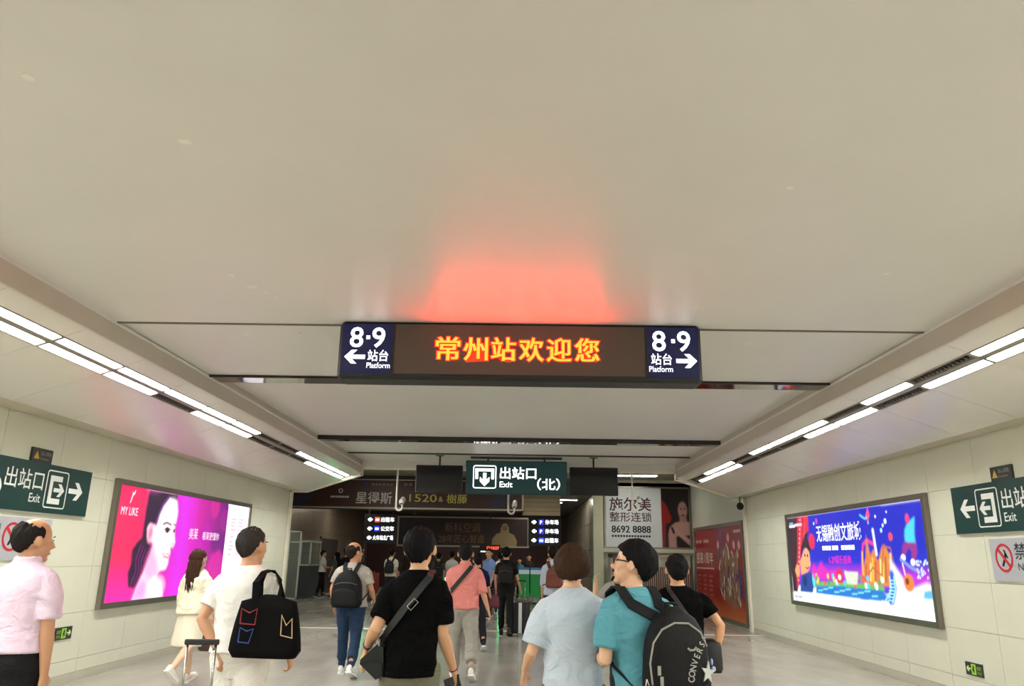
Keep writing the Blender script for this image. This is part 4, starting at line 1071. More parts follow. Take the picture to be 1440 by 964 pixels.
    def hair(s, rgb=(26, 22, 22), style='short', seed=2, vol=1.0, line=None, label=None, amp=.009):
        m_ = mat('hair_%d_%d_%d' % rgb, rgb, rough=.75, var=.45, scale=70, stretch=(1, 1, .2), bump=.5, bscale=160, spec=.12)
        TH = {'short': [(0, .172), (35, .166), (58, .140), (74, .100), (88, .096), (100, .085), (118, .045), (145, .028), (180, .024)],
              'crop': [(0, .180), (40, .172), (62, .140), (76, .104), (90, .098), (104, .080), (120, .048), (150, .032), (180, .028)],
              'bob': [(0, .150), (35, .140), (60, .105), (85, .055), (110, .04), (150, .030), (180, .026)],
              'long': [(0, .180), (35, .165), (60, .12), (85, .07), (120, .0), (180, -.03)],
              'bald': [(0, .30), (55, .30), (66, .125), (82, .100), (100, .080), (120, .045), (150, .030), (180, .026)]}[line or style]
        rx, ry, rz, cz, cy = (.0885, .106, .103, .122, -.015)
        if style == 'bob': rx, ry, rz, cz, cy = (.104, .116, .114, .110, -.022)
        if style == 'long': rx, ry, rz, cz, cy = (.096, .110, .108, .116, -.018)
        if style == 'crop': rx, ry, rz = .0845, .102, .1005
        if style == 'thick': pass
        rx *= vol; ry *= vol; rz *= (1 + (vol - 1) * .8)
        g = Geo(); nu, nv = 72, 44; pts = []
        for i in range(nv + 1):
            th = math.pi * i / nv
            for j in range(nu):
                ph = 2 * math.pi * j / nu
                p = V((rx * math.sin(th) * math.sin(ph), cy + ry * math.sin(th) * math.cos(ph), cz + rz * math.cos(th)))
                az = abs(math.degrees(math.atan2(p.x, p.y - cy)))
                t = TH[-1][1]
                for (a0, t0), (a1, t1) in zip(TH[:-1], TH[1:]):
                    if a0 <= az <= a1: t = t0 + (t1 - t0) * (az - a0) / (a1 - a0); break
                cx_, sx_ = math.sin(ph), math.cos(ph); nz = noise.noise((cx_ * 9 + seed, sx_ * 9 + th * 1.3, seed * 1.7)); n2 = noise.noise((cx_ * 3 + seed, sx_ * 3, th * 3.1)); n3 = noise.noise((cx_ * 22, sx_ * 22 + seed, th * 2.5))
                t += nz * .008
                if style in ('short', 'crop', 'bald') and p.z < .14: p.x *= 1 - .10 * min(1, (.14 - p.z) / .07)
                top_bald = style == 'bald' and p.z > .176 + n2 * .012 + (.02 if az > 120 else 0)
                if p.z < t or top_bald:
                    q_ = V((p.x * .80, cy + (p.y - cy) * .80, cz + (p.z - cz) * .80))
                    if not top_bald and t < .2 and q_.z < t - .012: q_.z = t - .012
                    p = q_
                else:
                    k = 1 + (nz * .6 + n2 * .7 + n3 * .4) * amp / .09
                    p = V((p.x * k, cy + (p.y - cy) * k, cz + (p.z - cz) * k))
                pts.append(s.hp(p))
        g.v = [tuple(p) for p in pts]
        for i in range(nv):
            for j in range(nu):
                k = (j + 1) % nu; g.f.append((i * nu + j, i * nu + k, (i + 1) * nu + k, (i + 1) * nu + j))
        if style == 'long':
            # falling lock of hair over the back, in clumps
            rr_ = random.Random(seed)
            for c in range(26):
                a = (c / 25 - .5); x0 = a * .15
                st = V((x0, -.085 + .25 * a * a, .14 - .05 * abs(a)))
                L_ = .30 + .12 * rr_.random(); sx = a * .06 + .02 * rr_.random()
                path = [s.hp(st)]
                for q in (.2, .45, .7, 1.0):
                    path.append(s.hp(st) + V((sx * q + .012 * math.sin(q * 9 + c), -.055 * math.sin(min(1, q * 1.6) * 1.7) - .012 * rr_.random(), -L_ * q - .06 * q)))
                g.tube(path, [.012, .021, .020, .016, .003], 8)
        return link('hair', s.tf(g), m_, s.root, sm=True, label=label)
    def face(s, brow=(30, 24, 22), glasses=None):
        me = mat('eye_dark', (22, 16, 14), rough=.2); mw = mat('eye_white', (226, 220, 212), rough=.3); mb = mat('brow_%d_%d_%d' % brow, brow)
        mp = mat('lip', (176, 104, 92), rough=.5)
        for sd in (-1, 1):
            g = Geo(); g.ellipsoid(s.hp((sd * .031, .083, .110)), (.013, .008, .007), s.head_rot, 12, 8); e = link('eye', s.tf(g), mw, s.root, sm=True)
            g = Geo(); g.ellipsoid(s.hp((sd * .031, .089, .110)), (.006, .004, .006), s.head_rot, 10, 6); link('iris', s.tf(g), me, e, sm=True)
            g = Geo(); g.tube([s.hp((sd * .015, .090, .127)), s.hp((sd * .032, .091, .132)), s.hp((sd * .050, .079, .127))], [.003, .004, .002], 6); link('eyebrow', s.tf(g), mb, s.root)
        g = Geo(); g.ellipsoid(s.hp((0, .092, .039)), (.018, .007, .0065), s.head_rot, 12, 8); link('lips', s.tf(g), mp, s.root, sm=True)
        if glasses:
            mg = mat('glasses_frame', glasses, rough=.3); g = Geo()
            for sd in (-1, 1):
                loop = [s.hp((sd * .034 + .026 * math.cos(t), .101 - .012 * abs(math.cos(t)) * (1 if math.cos(t) * sd > 0 else 0), .108 + .019 * math.sin(t))) for t in [2 * math.pi * j / 20 for j in range(21)]]
                g.tube(loop, .0030, 6)
                g.tube([s.hp((sd * .060, .094, .114)), s.hp((sd * .078, .04, .114)), s.hp((sd * .082, -.01, .112))], .0034, 6)
            g.tube([s.hp((-.008, .104, .112)), s.hp((.008, .104, .112))], .003, 6)
            link('glasses', s.tf(g), mg, s.root)
    def band(s, i, t, rgb, name='watch', r=.030, w_=.018):
        S, E_, Wp, A = s.arm[i]; p = E_.lerp(Wp, t); d = (Wp - E_).normalized() * w_ / 2
        g = Geo(); g.tube([p - d, p + d], [r, r], 20); link(name, s.tf(g), mat('band_%d_%d_%d' % rgb, rgb, rough=.4), s.root)
    def belt(s, rgb=(20, 18, 18), z=1.0):
        g = Geo(); g.loft(s.torso_rings(TORSO, .020, z - .018, z + .018)); link('belt', s.tf(g), mat('belt_leather', rgb, rough=.4), s.root)
    def item(s, name, label, cat, base, group=None):
        """a top-level thing carried by this person: an Empty at its base, sharing the person's heading"""
        b = s.fin(base); bpy.context.view_layer.update()
        rz = s.root.rotation_euler[2]; c, q = math.cos(rz), math.sin(rz)
        L_ = s.root.location
        o = empty(name, label, cat, (L_.x + b.x * c - b.y * q, L_.y + b.x * q + b.y * c, b.z), rz, group)
        def part(nm, g, m, parent=None, sm=False, lab=None):
            s.tf(g); g.v = [tuple(V(p) - b) for p in g.v]
            return link(nm, g, m, parent or o, sm=sm, label=lab)
        return o, part

def soft_box(cx, cy, z0, z1, w0, w1, d0, d1, n=9, top_round=.35, e=3.2, lean=(0, 0), bulge=.06):
    """soft bag body: rounded rings stacked upwards"""
    rings = []
    for i in range(n + 1):
        t = i / n; z = z0 + (z1 - z0) * t
        k = 1.0
        if t > 1 - top_round: q = (t - (1 - top_round)) / top_round; k = math.sqrt(max(0.02, 1 - (q * .985) ** 2.4))
        if t < .12: k = .86 + .14 * math.sin(t / .12 * math.pi / 2)
        b = 1 + bulge * math.sin(math.pi * t)
        rx = (w0 + (w1 - w0) * t) / 2 * k * b; ry = (d0 + (d1 - d0) * t) / 2 * (k ** .7) * b
        rings.append(sring(cx + lean[0] * t, cy + lean[1] * t, z, rx, ry, 28, e))
    g = Geo(); g.loft(rings); return g
def backpack(p, name, label, base_z=1.0, top_z=1.40, w=(.30, .26), d=.15, rgb=(24, 25, 28), strap=(26, 27, 30), x=0.0, pocket=True, y_off=0.0, lean=(0, 0), top_round=.35):
    yb = p.surf(0, 1.2).y - d / 2 - .012 + y_off
    o, part = p.item(name, label, 'bag', (x, yb, base_z))
    m_ = mat('bag_%d_%d_%d' % rgb, rgb, rough=.65, var=.12, scale=16, bump=.25, bscale=50, spec=.22); ms_ = mat('strap_%d_%d_%d' % strap, strap, rough=.75, bump=.15, bscale=120, spec=.2)
    g = soft_box(x, yb, base_z, top_z, w[0], w[1], d * 1.05, d * .8, top_round=top_round, lean=lean); part('main_compartment', g, m_, sm=True)
    if pocket:
        h = top_z - base_z
        g = soft_box(x, yb - d * .5, base_z + .02, base_z + h * .52, w[0] * .80, w[0] * .74, d * .45, d * .35, top_round=.3); part('front_pocket', g, m_, sm=True)
        g = Geo(); z = base_z + h * .60; g.tube([V((x - w[0] * .36, yb - d * .46, z)), V((x - w[0] * .2, yb - d * .53, z + .025)), V((x, yb - d * .56, z + .03)), V((x + w[0] * .2, yb - d * .53, z + .025)), V((x + w[0] * .36, yb - d * .46, z))], .004, 6); part('zip', g, mat('zip_grey', (110, 110, 112), rough=.4, metal=.4))
    g = Geo(); tz = top_z; g.tube([V((x - .04, yb + d * .2 + lean[1], tz - .05)), V((x - .03, yb + d * .25 + lean[1], tz + .015)), V((x + .03, yb + d * .25 + lean[1], tz + .015)), V((x + .04, yb + d * .2 + lean[1], tz - .05))], .009, 8); part('grab_handle', g, ms_, sm=True)
    for sd in (-1, 1):
        sx = sd * .095
        pts = [V((x + sd * .06 + lean[0], yb + d * .30, top_z - .07)), p.surf(sx * .86, 1.40, off=.012), p.surf(sx, 1.440, off=.010)]
        t = p.tw(V((sx, -.016, 1.474))); pts += [t + V((0, -.03, .004)), t + V((0, .02, .004)), t + V((sd * .012, .07, -.03)), p.surf(sx * 1.25, 1.33, True, .010), p.surf(sx * 1.4, 1.22, True, .010)]
        pts += [p.tw(V((sd * .185 * p.wide, .06, 1.13))), p.tw(V((sd * .196 * p.wide, -.03, 1.08))), V((x + sd * w[0] * .42, yb + d * .3, base_z + .07))]
        nr = [(0, -1, .3), (0, -1, .3), (0, -.7, .8), (0, -.2, 1), (0, .3, 1), (0, .8, .6), (0, 1, 0), (sd * .4, 1, 0), (sd, .5, 0), (sd, -.2, 0), (sd * .6, -.6, 0)]
        g = Geo(); g.ribbon(pts[:8], nr[:8], .058, .014); part('shoulder_strap', g, ms_)
        g = Geo(); g.tube(pts[7:], .0085, 8); part('webbing_strap', g, ms_, sm=True)
    return o, part, yb
def cross_strap(p, part, s0, s1, width, m, hip=.90, name='strap', off=.012, ease=.0):
    """strap from the top of shoulder s0 (side) across the back to the far hip at x=s1; then up the front"""
    a = s0 * .085; pts = []; nr = []
    for t in np.linspace(0, 1, 12):
        x = a + (s1 - a) * t; z = 1.445 + (hip - 1.445) * t
        pts.append(p.surf(x, z, off=off, ease=ease)); nr.append((x * 3, -1, .4 * (1 - t)))
    pts = [p.tw(V((a * .95, .05, 1.468))), p.tw(V((a * .97, -.03, 1.480)))] + pts; nr = [(0, .4, 1), (0, -.3, 1)] + nr
    g = Geo(); g.ribbon(pts, nr, width, .007); o = part(name, g, m)
    pts = [p.tw(V((a * .95, .05, 1.468)))]; nr = [(0, .4, 1)]
    for t in np.linspace(.08, 1, 10):
        x = a + (s1 - a) * t; z = 1.445 + (hip - 1.445) * t
        pts.append(p.surf(x, z, True, off=off, ease=ease)); nr.append((x * 3, 1, .4 * (1 - t)))
    g = Geo(); g.ribbon(pts, nr, width, .007); part(name, g, m)
    return o
# ---------------------------------------------------------------- the walkers in front
FV = .0078
BLK = (24, 22, 24)
# 1 man in the lilac shirt, far left
p = Person('person', 'man with thinning hair in a pale lilac short-sleeved shirt at the left edge', (-2.98, 4.75), rz=-14, H=1.72, wide=1.22, deep=1.15, voxel=FV,
           skin=(196, 146, 112), head=(-24, -4, 0), legs=((10, 6), (-8, 10)), arms={'R': dict(up=(.16, .02, -1), fore=(.0, .12, -1), curl=35)})
p.body(); p.top((226, 204, 224), hem=.985, sleeve=.80, loose=.010, collar=True, amp=.005, seed=2, sl_ease=.012); p.trousers((26, 25, 28), waist=1.02, ease=.016)
p.belt(z=1.0); p.shoes((30, 26, 24), (20, 20, 20)); p.hair((34, 30, 28), 'bald', seed=4, label='thinning black hair around a bald crown'); p.face()
# 2 woman in cream
p = Person('person', 'long-haired woman in a cream blouse and knee-length cream skirt near the pink advert', (-4.10, 10.05), rz=-12, H=1.61, wide=.90, voxel=.009, female=True,
           skin=(222, 180, 150), head=(-18, 8, 0), legs=((16, 6), (-20, 34)), arms={'L': dict(up=(-.10, -.10, -1), fore=(.0, .1, -1)), 'R': dict(up=(.18, .10, -1), fore=(.12, .35, -.9))})
p.legs_note = 0
p.body(); p.top((232, 226, 204), name='blouse', hem=.90, sleeve=1.5, loose=.030, flare=.08, amp=.007, seed=7, sl_ease=.020); p.skirt((228, 220, 200), hem=.50)
p.shoes((226, 222, 214), (236, 234, 228)); p.hair((62, 38, 30), 'long', seed=3, label='long brown hair falling over the back'); p.face()
o, part = p.item('handbag', 'small brown handbag with a tan handle hanging beside the woman in cream', 'bag', (.30, .0, .44))
g = soft_box(.30, .0, .44, .66, .30, .24, .13, .10, e=4, top_round=.12); part('bag_body', g, mat('bag_brown', (58, 40, 32), rough=.5, bump=.1), sm=True)
g = Geo(); g.tube([V((.21, .0, .62)), V((.20, .0, .74)), V((.25, .0, .82)), V((.35, .0, .82)), V((.40, .0, .74)), V((.39, .0, .62))], .011, 8); part('handle', g, mat('bag_tan', (168, 126, 84), rough=.5), sm=True)
# 3 man in white with the black tote
p3 = p = Person('person', 'short-haired man in a white T-shirt and white trousers carrying a black tote bag', (-1.85, 5.4), rz=-6, H=1.715, wide=1.06, deep=1.1, voxel=FV,
           skin=(200, 150, 116), head=(-22, 0, 0), legs=((10, 6), (-10, 12)),
           arms={'L': dict(up=(-.30, -.30, -.85), fore=(.42, -.05, -.55), palm=(.3, 0, -1), thumb=(.6, .6, 0), curl=55), 'R': dict(up=(.30, .0, -1), fore=(.16, .50, -.85), curl=45)})
p.body(); p.top((236, 234, 230), name='t_shirt', hem=.93, sleeve=.70, loose=.016, amp=.006, seed=11, sl_ease=.010); p.trousers((230, 226, 218), ease=.020, amp=.005)
p.shoes(); p.hair((52, 48, 46), 'crop', seed=6, label='short cropped dark hair'); p.face(); p.band(0, .93, (28, 28, 30))
o, part = p.item('tote_bag', 'black cloth tote bag with red, blue and yellow outlined squares', 'bag', (.27, -.25, .93))
M_tote = mat('tote_black', (14, 13, 15), rough=.9, spec=.1, var=.15, bump=.3, bscale=24)
g = soft_box(.27, -.25, .93, 1.31, .47, .34, .13, .07, e=4.5, top_round=.06, bulge=.05); part('bag_body', g, M_tote, sm=True)
for y_, dx in ((-.285, 0), (-.215, .02)):
    g = Geo(); g.ribbon([V((.19, y_, 1.26)), V((.17, y_ + .03, 1.38)), V((.148, -.10, 1.440)), V((.152, -.02, 1.450)), V((.165, .04, 1.440)), V((.25, -.06, 1.38)), V((.34, y_ + .02, 1.26))],
                         [(0, -1, .1), (0, -1, .3), (.2, -.7, 1), (.2, 0, 1), (.3, .7, 1), (.4, .6, 0), (.3, -1, 0)], .042, .007); part('strap', g, M_tote)
def outline(pts, y, rgb, nm):
    g = Geo(); pts = [V((x, y, z)) for x, z in pts]; g.tube(pts + [pts[0]], .0045, 5); return part(nm, g, mat('stitch_%d_%d_%d' % rgb, rgb, rough=.7))
outline([(0.120, 1.135), (0.218, 1.130), (0.225, 1.225), (0.175, 1.20), (0.120, 1.225)], -.318, (150, 40, 44), 'red_motif')
outline([(0.120, 1.025), (0.190, 1.02), (0.214, 1.105), (0.170, 1.09), (0.125, 1.11)], -.322, (40, 70, 140), 'blue_motif')
outline([(0.390, 1.07), (0.465, 1.055), (0.455, 1.17), (0.420, 1.13), (0.385, 1.19)], -.303, (224, 190, 140), 'yellow_motif')
# trolley case pulled by the man in white
def suitcase(name, label, x, y, rz, w_, d_, h_, rgb, handle, hx=.0, lean=0.0, group=None):
    o = empty(name, label, 'suitcase', (x, y, 0), math.radians(rz), group)
    m_ = mat('case_%d_%d_%d' % rgb, rgb, rough=.4, spec=.4); mc = mat('case_chrome', (190, 190, 192), rough=.2, metal=1.0); mk = mat('case_black', (22, 22, 24), rough=.5)
    g = Geo(); g.loft([sring(0, 0, z, w_ / 2 * k, d_ / 2 * k, 28, 6) for z, k in ((.05, .9), (.07, .98), (.10, 1), (h_ - .03, 1), (h_ - .008, .98), (h_, .9))]); link('shell', g, m_, o, sm=True)
    g = Geo(); g.loft([sring(0, 0, z, w_ / 2 + .004, d_ / 2 + .004, 28, 6) for z in (h_ * .5, h_ * .5 + .012)]); link('seam', g, mk, o)
    for sx in (-1, 1):
        for sy in (-1, 1):
            g = Geo(); cx, cy = sx * w_ * .40, sy * d_ * .36
            g.tube([V((cx - .012, cy, .026)), V((cx + .012, cy, .026))], .026, 14); link('wheel', g, mk, o)
            g = Geo(); g.box((cx - .016, cy - .016, .04), (cx + .016, cy + .016, .06)); link('wheel_fork', g, mk, o)
    g = Geo()
    for sx in (-1, 1): g.tube([V((sx * w_ * .24, -d_ * .5 - .012 if handle[1] else -d_ * .3, h_ - .02)), V((sx * w_ * .24, (-d_ * .5 - .012 if handle[1] else -d_ * .3) + lean, handle[0]))], .0085, 8)
    link('pull_rods', g, mc, o, sm=True)
    yy = (-d_ * .5 - .012 if handle[1] else -d_ * .3) + lean
    g = Geo(); g.box((-w_ * .29, yy - .016, handle[0] - .015), (w_ * .29, yy + .016, handle[0] + .018), .006); link('pull_grip', g, mk, o)
    g = Geo(); g.tube([V((-.06, 0, h_ - .005)), V((-.05, 0, h_ + .025)), V((.05, 0, h_ + .025)), V((.06, 0, h_ - .005))], .009, 8); link('carry_handle', g, mk, o, sm=True)
    return o
suitcase('suitcase', 'pale suitcase with a raised silver handle held by the man in white', -1.99, 5.12, 5, .36, .23, .62, (226, 224, 220), (1.035, 0))
# 4 man with the black backpack and jeans
p = Person('person', 'balding man in a grey T-shirt and blue jeans wearing a black backpack', (-2.31, 11.0), rz=-4, H=1.70, hs=1.2, wide=1.22, deep=1.15, voxel=.009, skin=(196, 142, 108), head=(-42, 2, 0),
           legs=((14, 6, 4), (-14, 16, 5)), arms={'L': dict(up=(-.34, -.12, -1), fore=(.05, .45, -.9)), 'R': dict(up=(.36, -.10, -1), fore=(-.05, .85, -.50), curl=45)})
p.body(); p.top((176, 168, 160), name='t_shirt', hem=.905, sleeve=.72, loose=.016, amp=.006, seed=21, sl_ease=.008); p.trousers((36, 56, 84), name='jeans', ease=.014, amp=.005)
p.shoes(); p.hair((40, 34, 30), 'bald', seed=8, label='short hair around a bald crown'); p.face(glasses=(40, 36, 34))
backpack(p, 'backpack', 'black backpack worn by the balding man in jeans', .90, 1.395, (.43, .34), .19, (14, 15, 18), top_round=.5)
# 5 man in black with the cross-body bag
p5 = p = Person('person', 'man in a black T-shirt with a dark cross-body bag holding a phone, centre left', (-.65, 4.9), rz=0, H=1.71, wide=.89, deep=1.0, voxel=FV, skin=(206, 158, 122), head=(-8, 3, 0), lean=(.05, .02),
           legs=((10, 6), (-9, 10)), arms={'L': dict(up=(-.30, -.36, -.84), fore=(-.30, .70, -.46), curl=18, hand=(-.30, .15, -.9), palm=(.8, .3, 0)), 'R': dict(up=(.13, -.06, -1), fore=(.26, .42, -.86), palm=(-1, -.1, 0), thumb=(-.2, 1, 0), curl=52)})
p.body(); p.top((12, 12, 13), name='t_shirt', hem=.875, sleeve=.78, loose=.014, amp=.006, seed=31, sl_ease=.012, rough=.9); p.trousers((116, 116, 96), waist=1.0, ease=.022)
p.shoes((30, 30, 32)); p.hair((16, 15, 17), 'short', seed=12, vol=1.07, label='thick short black hair'); p.face(); p.band(0, .86, (24, 24, 26)); p.band(1, .98, (90, 40, 36), 'bracelet', .027, .006)
o, part = p.item('crossbody_bag', 'dark grey cross-body bag hanging at the hip of the man in black', 'bag', (-.25, -.08, .88))
M_cb = mat('bag_charcoal', (34, 37, 37), rough=.6, bump=.1, spec=.25); M_cs = mat('strap_charcoal', (26, 29, 33), rough=.6, bump=.15, bscale=140)
st = cross_strap(p, part, 1, -.19, .042, M_cs, hip=1.06, off=.022, ease=.014)
g = Geo(); g.add([], [])
bag_pts = [(-.190, 1.055), (-.150, 1.04), (-.140, .885), (-.185, .86), (-.285, .945), (-.283, .97)]
fr_ = (V((0, -.105, 0)), V((1, 0, 0)), V((0, 0, 1)), V((0, 1, 0)))
g.prism(bag_pts, fr_, 0, .16); g.prism([(-.28, .955), (-.185, .87), (-.145, .885), (-.155, .955)], fr_, -.012, .0); part('bag_body', g, M_cb)
a_ = p.surf(.0, 1.29, off=.031, ease=.014)
g = Geo(); g.tube([a_ + V(q) for q in ((-.03, 0, -.012), (.012, 0, .034), (.036, 0, .012), (-.006, 0, -.034), (-.03, 0, -.012))], .004, 6); part('strap_buckle', g, mat('case_chrome', (190, 190, 192)))
g = Geo(); g.tube([V((-.175, -.108, 1.05)), V((-.17, -.125, 1.085))], .007, 8); part('strap_clip', g, mat('case_chrome', (190, 190, 192)))
S_, E5, W5, A5 = p.arm[1]
pc = W5 + A5['d'] * .085 + A5['n'] * .030
o, part = p.item('phone', 'black phone in the right hand of the man in black', 'phone', tuple(pc))
t_, d_, n_ = A5['t'], A5['d'], A5['n']
d2 = (d_ * .55 + t_ * .2 + V((-.5, 0, .2))).normalized(); n2 = n_; t2 = d2.cross(n2).normalized(); n2 = t2.cross(d2)
g = Geo(); g.add([pc + d2 * a + t2 * b + n2 * c for a in (-.078, .078) for b in (-.037, .037) for c in (-.004, .004)], [(0, 1, 3, 2), (4, 6, 7, 5), (0, 4, 5, 1), (2, 3, 7, 6), (0, 2, 6, 4), (1, 5, 7, 3)]); part('phone_case', g, mat('phone_black', (14, 14, 16), rough=.25))
g = Geo(); g.add([pc + d2 * a + t2 * b + n2 * .0046 for a, b in ((-.074, -.034), (.074, -.034), (.074, .034), (-.074, .034))], [(0, 1, 2, 3)]); part('screen', g, mat('dark_glass', (10, 12, 14)))
# 6 man in the salmon shirt
p = Person('person', 'man in a salmon pink shirt with rolled sleeves and light grey trousers', (-.74, 10.85), rz=3, H=1.71, hs=1.18, wide=1.16, voxel=.009, skin=(198, 148, 114), head=(0, 2, 0),
           legs=((10, 4, 3), (-12, 20, 4)), arms={'L': dict(up=(-.20, -.06, -1), fore=(.0, .25, -1)), 'R': dict(up=(.28, -.14, -1), fore=(.34, .10, -1), curl=30)})
p.body(); p.top((222, 136, 130), hem=.905, sleeve=1.06, loose=.010, collar=True, amp=.007, seed=41, sl_ease=.006); p.trousers((158, 154, 146), ease=.018, wide_leg=.012, amp=.005)
p.shoes((224, 222, 214)); p.hair((28, 25, 24), 'short', seed=14, label='short black hair'); p.face()
o, part = p.item('crossbody_bag', 'black cross-body bag on the left hip of the man in the salmon shirt', 'bag', (-.24, -.08, .88))
M_kb = mat('bag_black', (22, 20, 22), rough=.6)
cross_strap(p, part, 1, -.19, .055, M_kb, hip=1.12, off=.016, ease=.01)
g = soft_box(-.245, -.04, .88, 1.13, .11, .11, .22, .20, e=4, top_round=.2); part('bag_body', g, M_kb, sm=True)
g = Geo(); g.tube([V((-.20, -.15, 1.11)), V((-.185, -.15, 1.15))], .010, 8); part('strap_clip', g, mat('case_chrome', (190, 190, 192)))
# 7 woman in pale blue
p7 = p = Person('person', 'short-haired woman in a loose pale blue T-shirt, arm linked with the man in teal', (.305, 4.5), rz=0, H=1.625, wide=1.0, voxel=FV, female=True, skin=(222, 176, 142), head=(-6, 4, 0),
           legs=((9, 6), (-8, 10)), arms={'L': dict(up=(-.32, -.12, -.95), fore=(-.14, .80, -.48), hand=(-.1, .25, -.95), curl=30, palm=(.9, -.5, 0)), 'R': dict(up=(.42, .02, -.92), fore=(.28, .82, .35), curl=50)})
p.body(); p.top((194, 207, 222), name='t_shirt', hem=.89, sleeve=.86, loose=.010, amp=.005, seed=51, sl_ease=.024, flare=-.02); p.trousers((112, 112, 118), waist=1.0, ease=.018)
p.shoes((40, 40, 44)); p.hair((56, 38, 27), 'bob', seed=16, vol=.97, amp=.008, label='short brown bobbed hair'); p.face()
# 8 man in teal with the big backpack
p8 = p = Person('person', 'man with glasses in a teal T-shirt, head turned left towards the woman in blue', (.70, 4.28), rz=18, H=1.64, wide=1.06, voxel=.0068, skin=(220, 174, 144), head=(56, 8, 0), lean=(-.16, .06),
           legs=((9, 6), (-8, 10)), arms={'L': dict(up=(-.16, -.12, -1), fore=(.30, .93, -.05), curl=50), 'R': dict(up=(.36, -.02, -1), fore=(.10, .28, -1), curl=40)})
p.body(); p.top((92, 158, 174), name='t_shirt', hem=.86, sleeve=.80, loose=.016, amp=.006, seed=61, sl_ease=.012); p.trousers((40, 40, 46), waist=1.0)
p.shoes((40, 40, 42)); p.hair((18, 17, 19), 'short', seed=18, vol=1.10, amp=.007, label='thick straight black hair'); p.face(glasses=(16, 16, 18))
o, part, yb = backpack(p, 'backpack', 'large black backpack with grey lettering and a star worn by the man in teal', .87, 1.395, (.37, .30), .18, (14, 14, 16), x=.035, pocket=False, top_round=.45)
M_pipe = mat('bag_piping', (150, 146, 138), rough=.5); M_bag = mat('bag_14_14_16', (14, 14, 16)); M_ltr = mat('bag_letter', (170, 168, 160), rough=.6)
def on_back(x, z, off=.0):
    """point on the backpack's outer face"""
    t = (z - .87) / .525; k = 1.0
    if t > .55: q = (t - .55) / .45; k = math.sqrt(max(.02, 1 - (q * .985) ** 2.4))
    b = 1 + .06 * math.sin(math.pi * min(1, max(0, t))); rx = (.37 - .07 * t) / 2 * k * b; ry = .18 * (1.05 - .25 * t) / 2 * (k ** .7) * b
    c = max(0, 1 - min(1, abs(x - .035) / rx) ** 3.2) ** (1 / 3.2)
    return V((x, yb - ry * c - off, z))
g = Geo(); g.tube([on_back(x, z, .002) for x, z in ((-.135, 1.02), (-.138, 1.12), (-.120, 1.22), (-.075, 1.285), (.0, 1.318), (.08, 1.315), (.15, 1.27), (.19, 1.2))], .0055, 6); part('piping', g, M_pipe)
for x0 in (-.075, .115):
    g = soft_box(x0 + .03, yb - .105, .875, 1.02, .15, .14, .055, .05, e=4, top_round=.12); part('front_pocket', g, M_bag, sm=True)
    g = Geo(); yy = yb - .136; g.tube([V((x0 - .04, yy, 1.01)), V((x0 - .04, yy, .91)), V((x0 - .015, yy, .885)), V((x0 + .075, yy, .885)), V((x0 + .10, yy, .91)), V((x0 + .10, yy, 1.01))], .004, 6); part('pocket_piping', g, M_pipe)
    g = Geo(); g.box((x0 + .018, yy - .012, .905), (x0 + .042, yy - .002, .945)); part('pocket_buckle', g, M_pipe)
letters = 'CONVERSE'
for i, ch in enumerate(letters):
    t = i / 7; x = .070 + .105 * t ** 1.6; z = 1.045 + .195 * t; ang = math.radians(88 - 34 * t)
    co, fs, W_ = text_mesh(ch, .054, .010, 'LEFT', .74)
    g = Geo(); c, q = math.cos(ang), math.sin(ang)
    g.add([on_back(x + (a[0] - W_ / 2) * c - (a[1] - .018) * q, z + (a[0] - W_ / 2) * q + (a[1] - .018) * c, .003) for a in co], fs); part('letter', g, M_ltr)
g = Geo(); pts = []
for i in range(10):
    r_ = .058 if i % 2 == 0 else .023; a = math.radians(90 + 36 * i - 8); pts.append((.172 + r_ * math.cos(a) * .72, 1.075 + r_ * math.sin(a)))
sy = on_back(.165, 1.075, .012).y
g.prism(pts, (V((0, sy, 0)), V((1, 0, 0)), V((0, 0, 1)), V((0, 1, .0))), 0, .010); part('star', g, mat('star_grey', (190, 196, 190), rough=.5))
g = Geo(); g.tube([on_back(x, z, .004) for x, z in ((.06, 1.195), (.072, 1.185), (.098, 1.187), (.11, 1.20))], .006, 6); part('zip_pull', g, M_pipe)
for x, z in ((-.105, 1.09), (-.095, 1.04)):
    q_ = on_back(x, z, .002); g = Geo(); g.box((q_.x - .008, q_.y - .006, q_.z - .022), (q_.x + .008, q_.y + .002, q_.z + .022)); part('zip_pull', g, M_pipe)
q_ = V((-.155, yb - .035, .985)); g = Geo(); g.tube([q_ + V((.0, 0, .06)), q_ + V((-.012, -.005, .02)), q_ + V((.014, -.005, .02)), q_ + V((0, 0, .06))], .003, 5); g.ellipsoid(q_, (.030, .012, .020)); part('charm', g, mat('charm_white', (226, 226, 216), rough=.4), sm=True)
q_ = V((.225, yb - .04, 1.12)); g = Geo(); g.ellipsoid(q_, (.008, .008, .018)); g.ellipsoid(q_ + V((.01, 0, -.035)), (.013, .008, .014)); part('charm', g, mat('charm_blue', (150, 170, 220), rough=.3), sm=True)
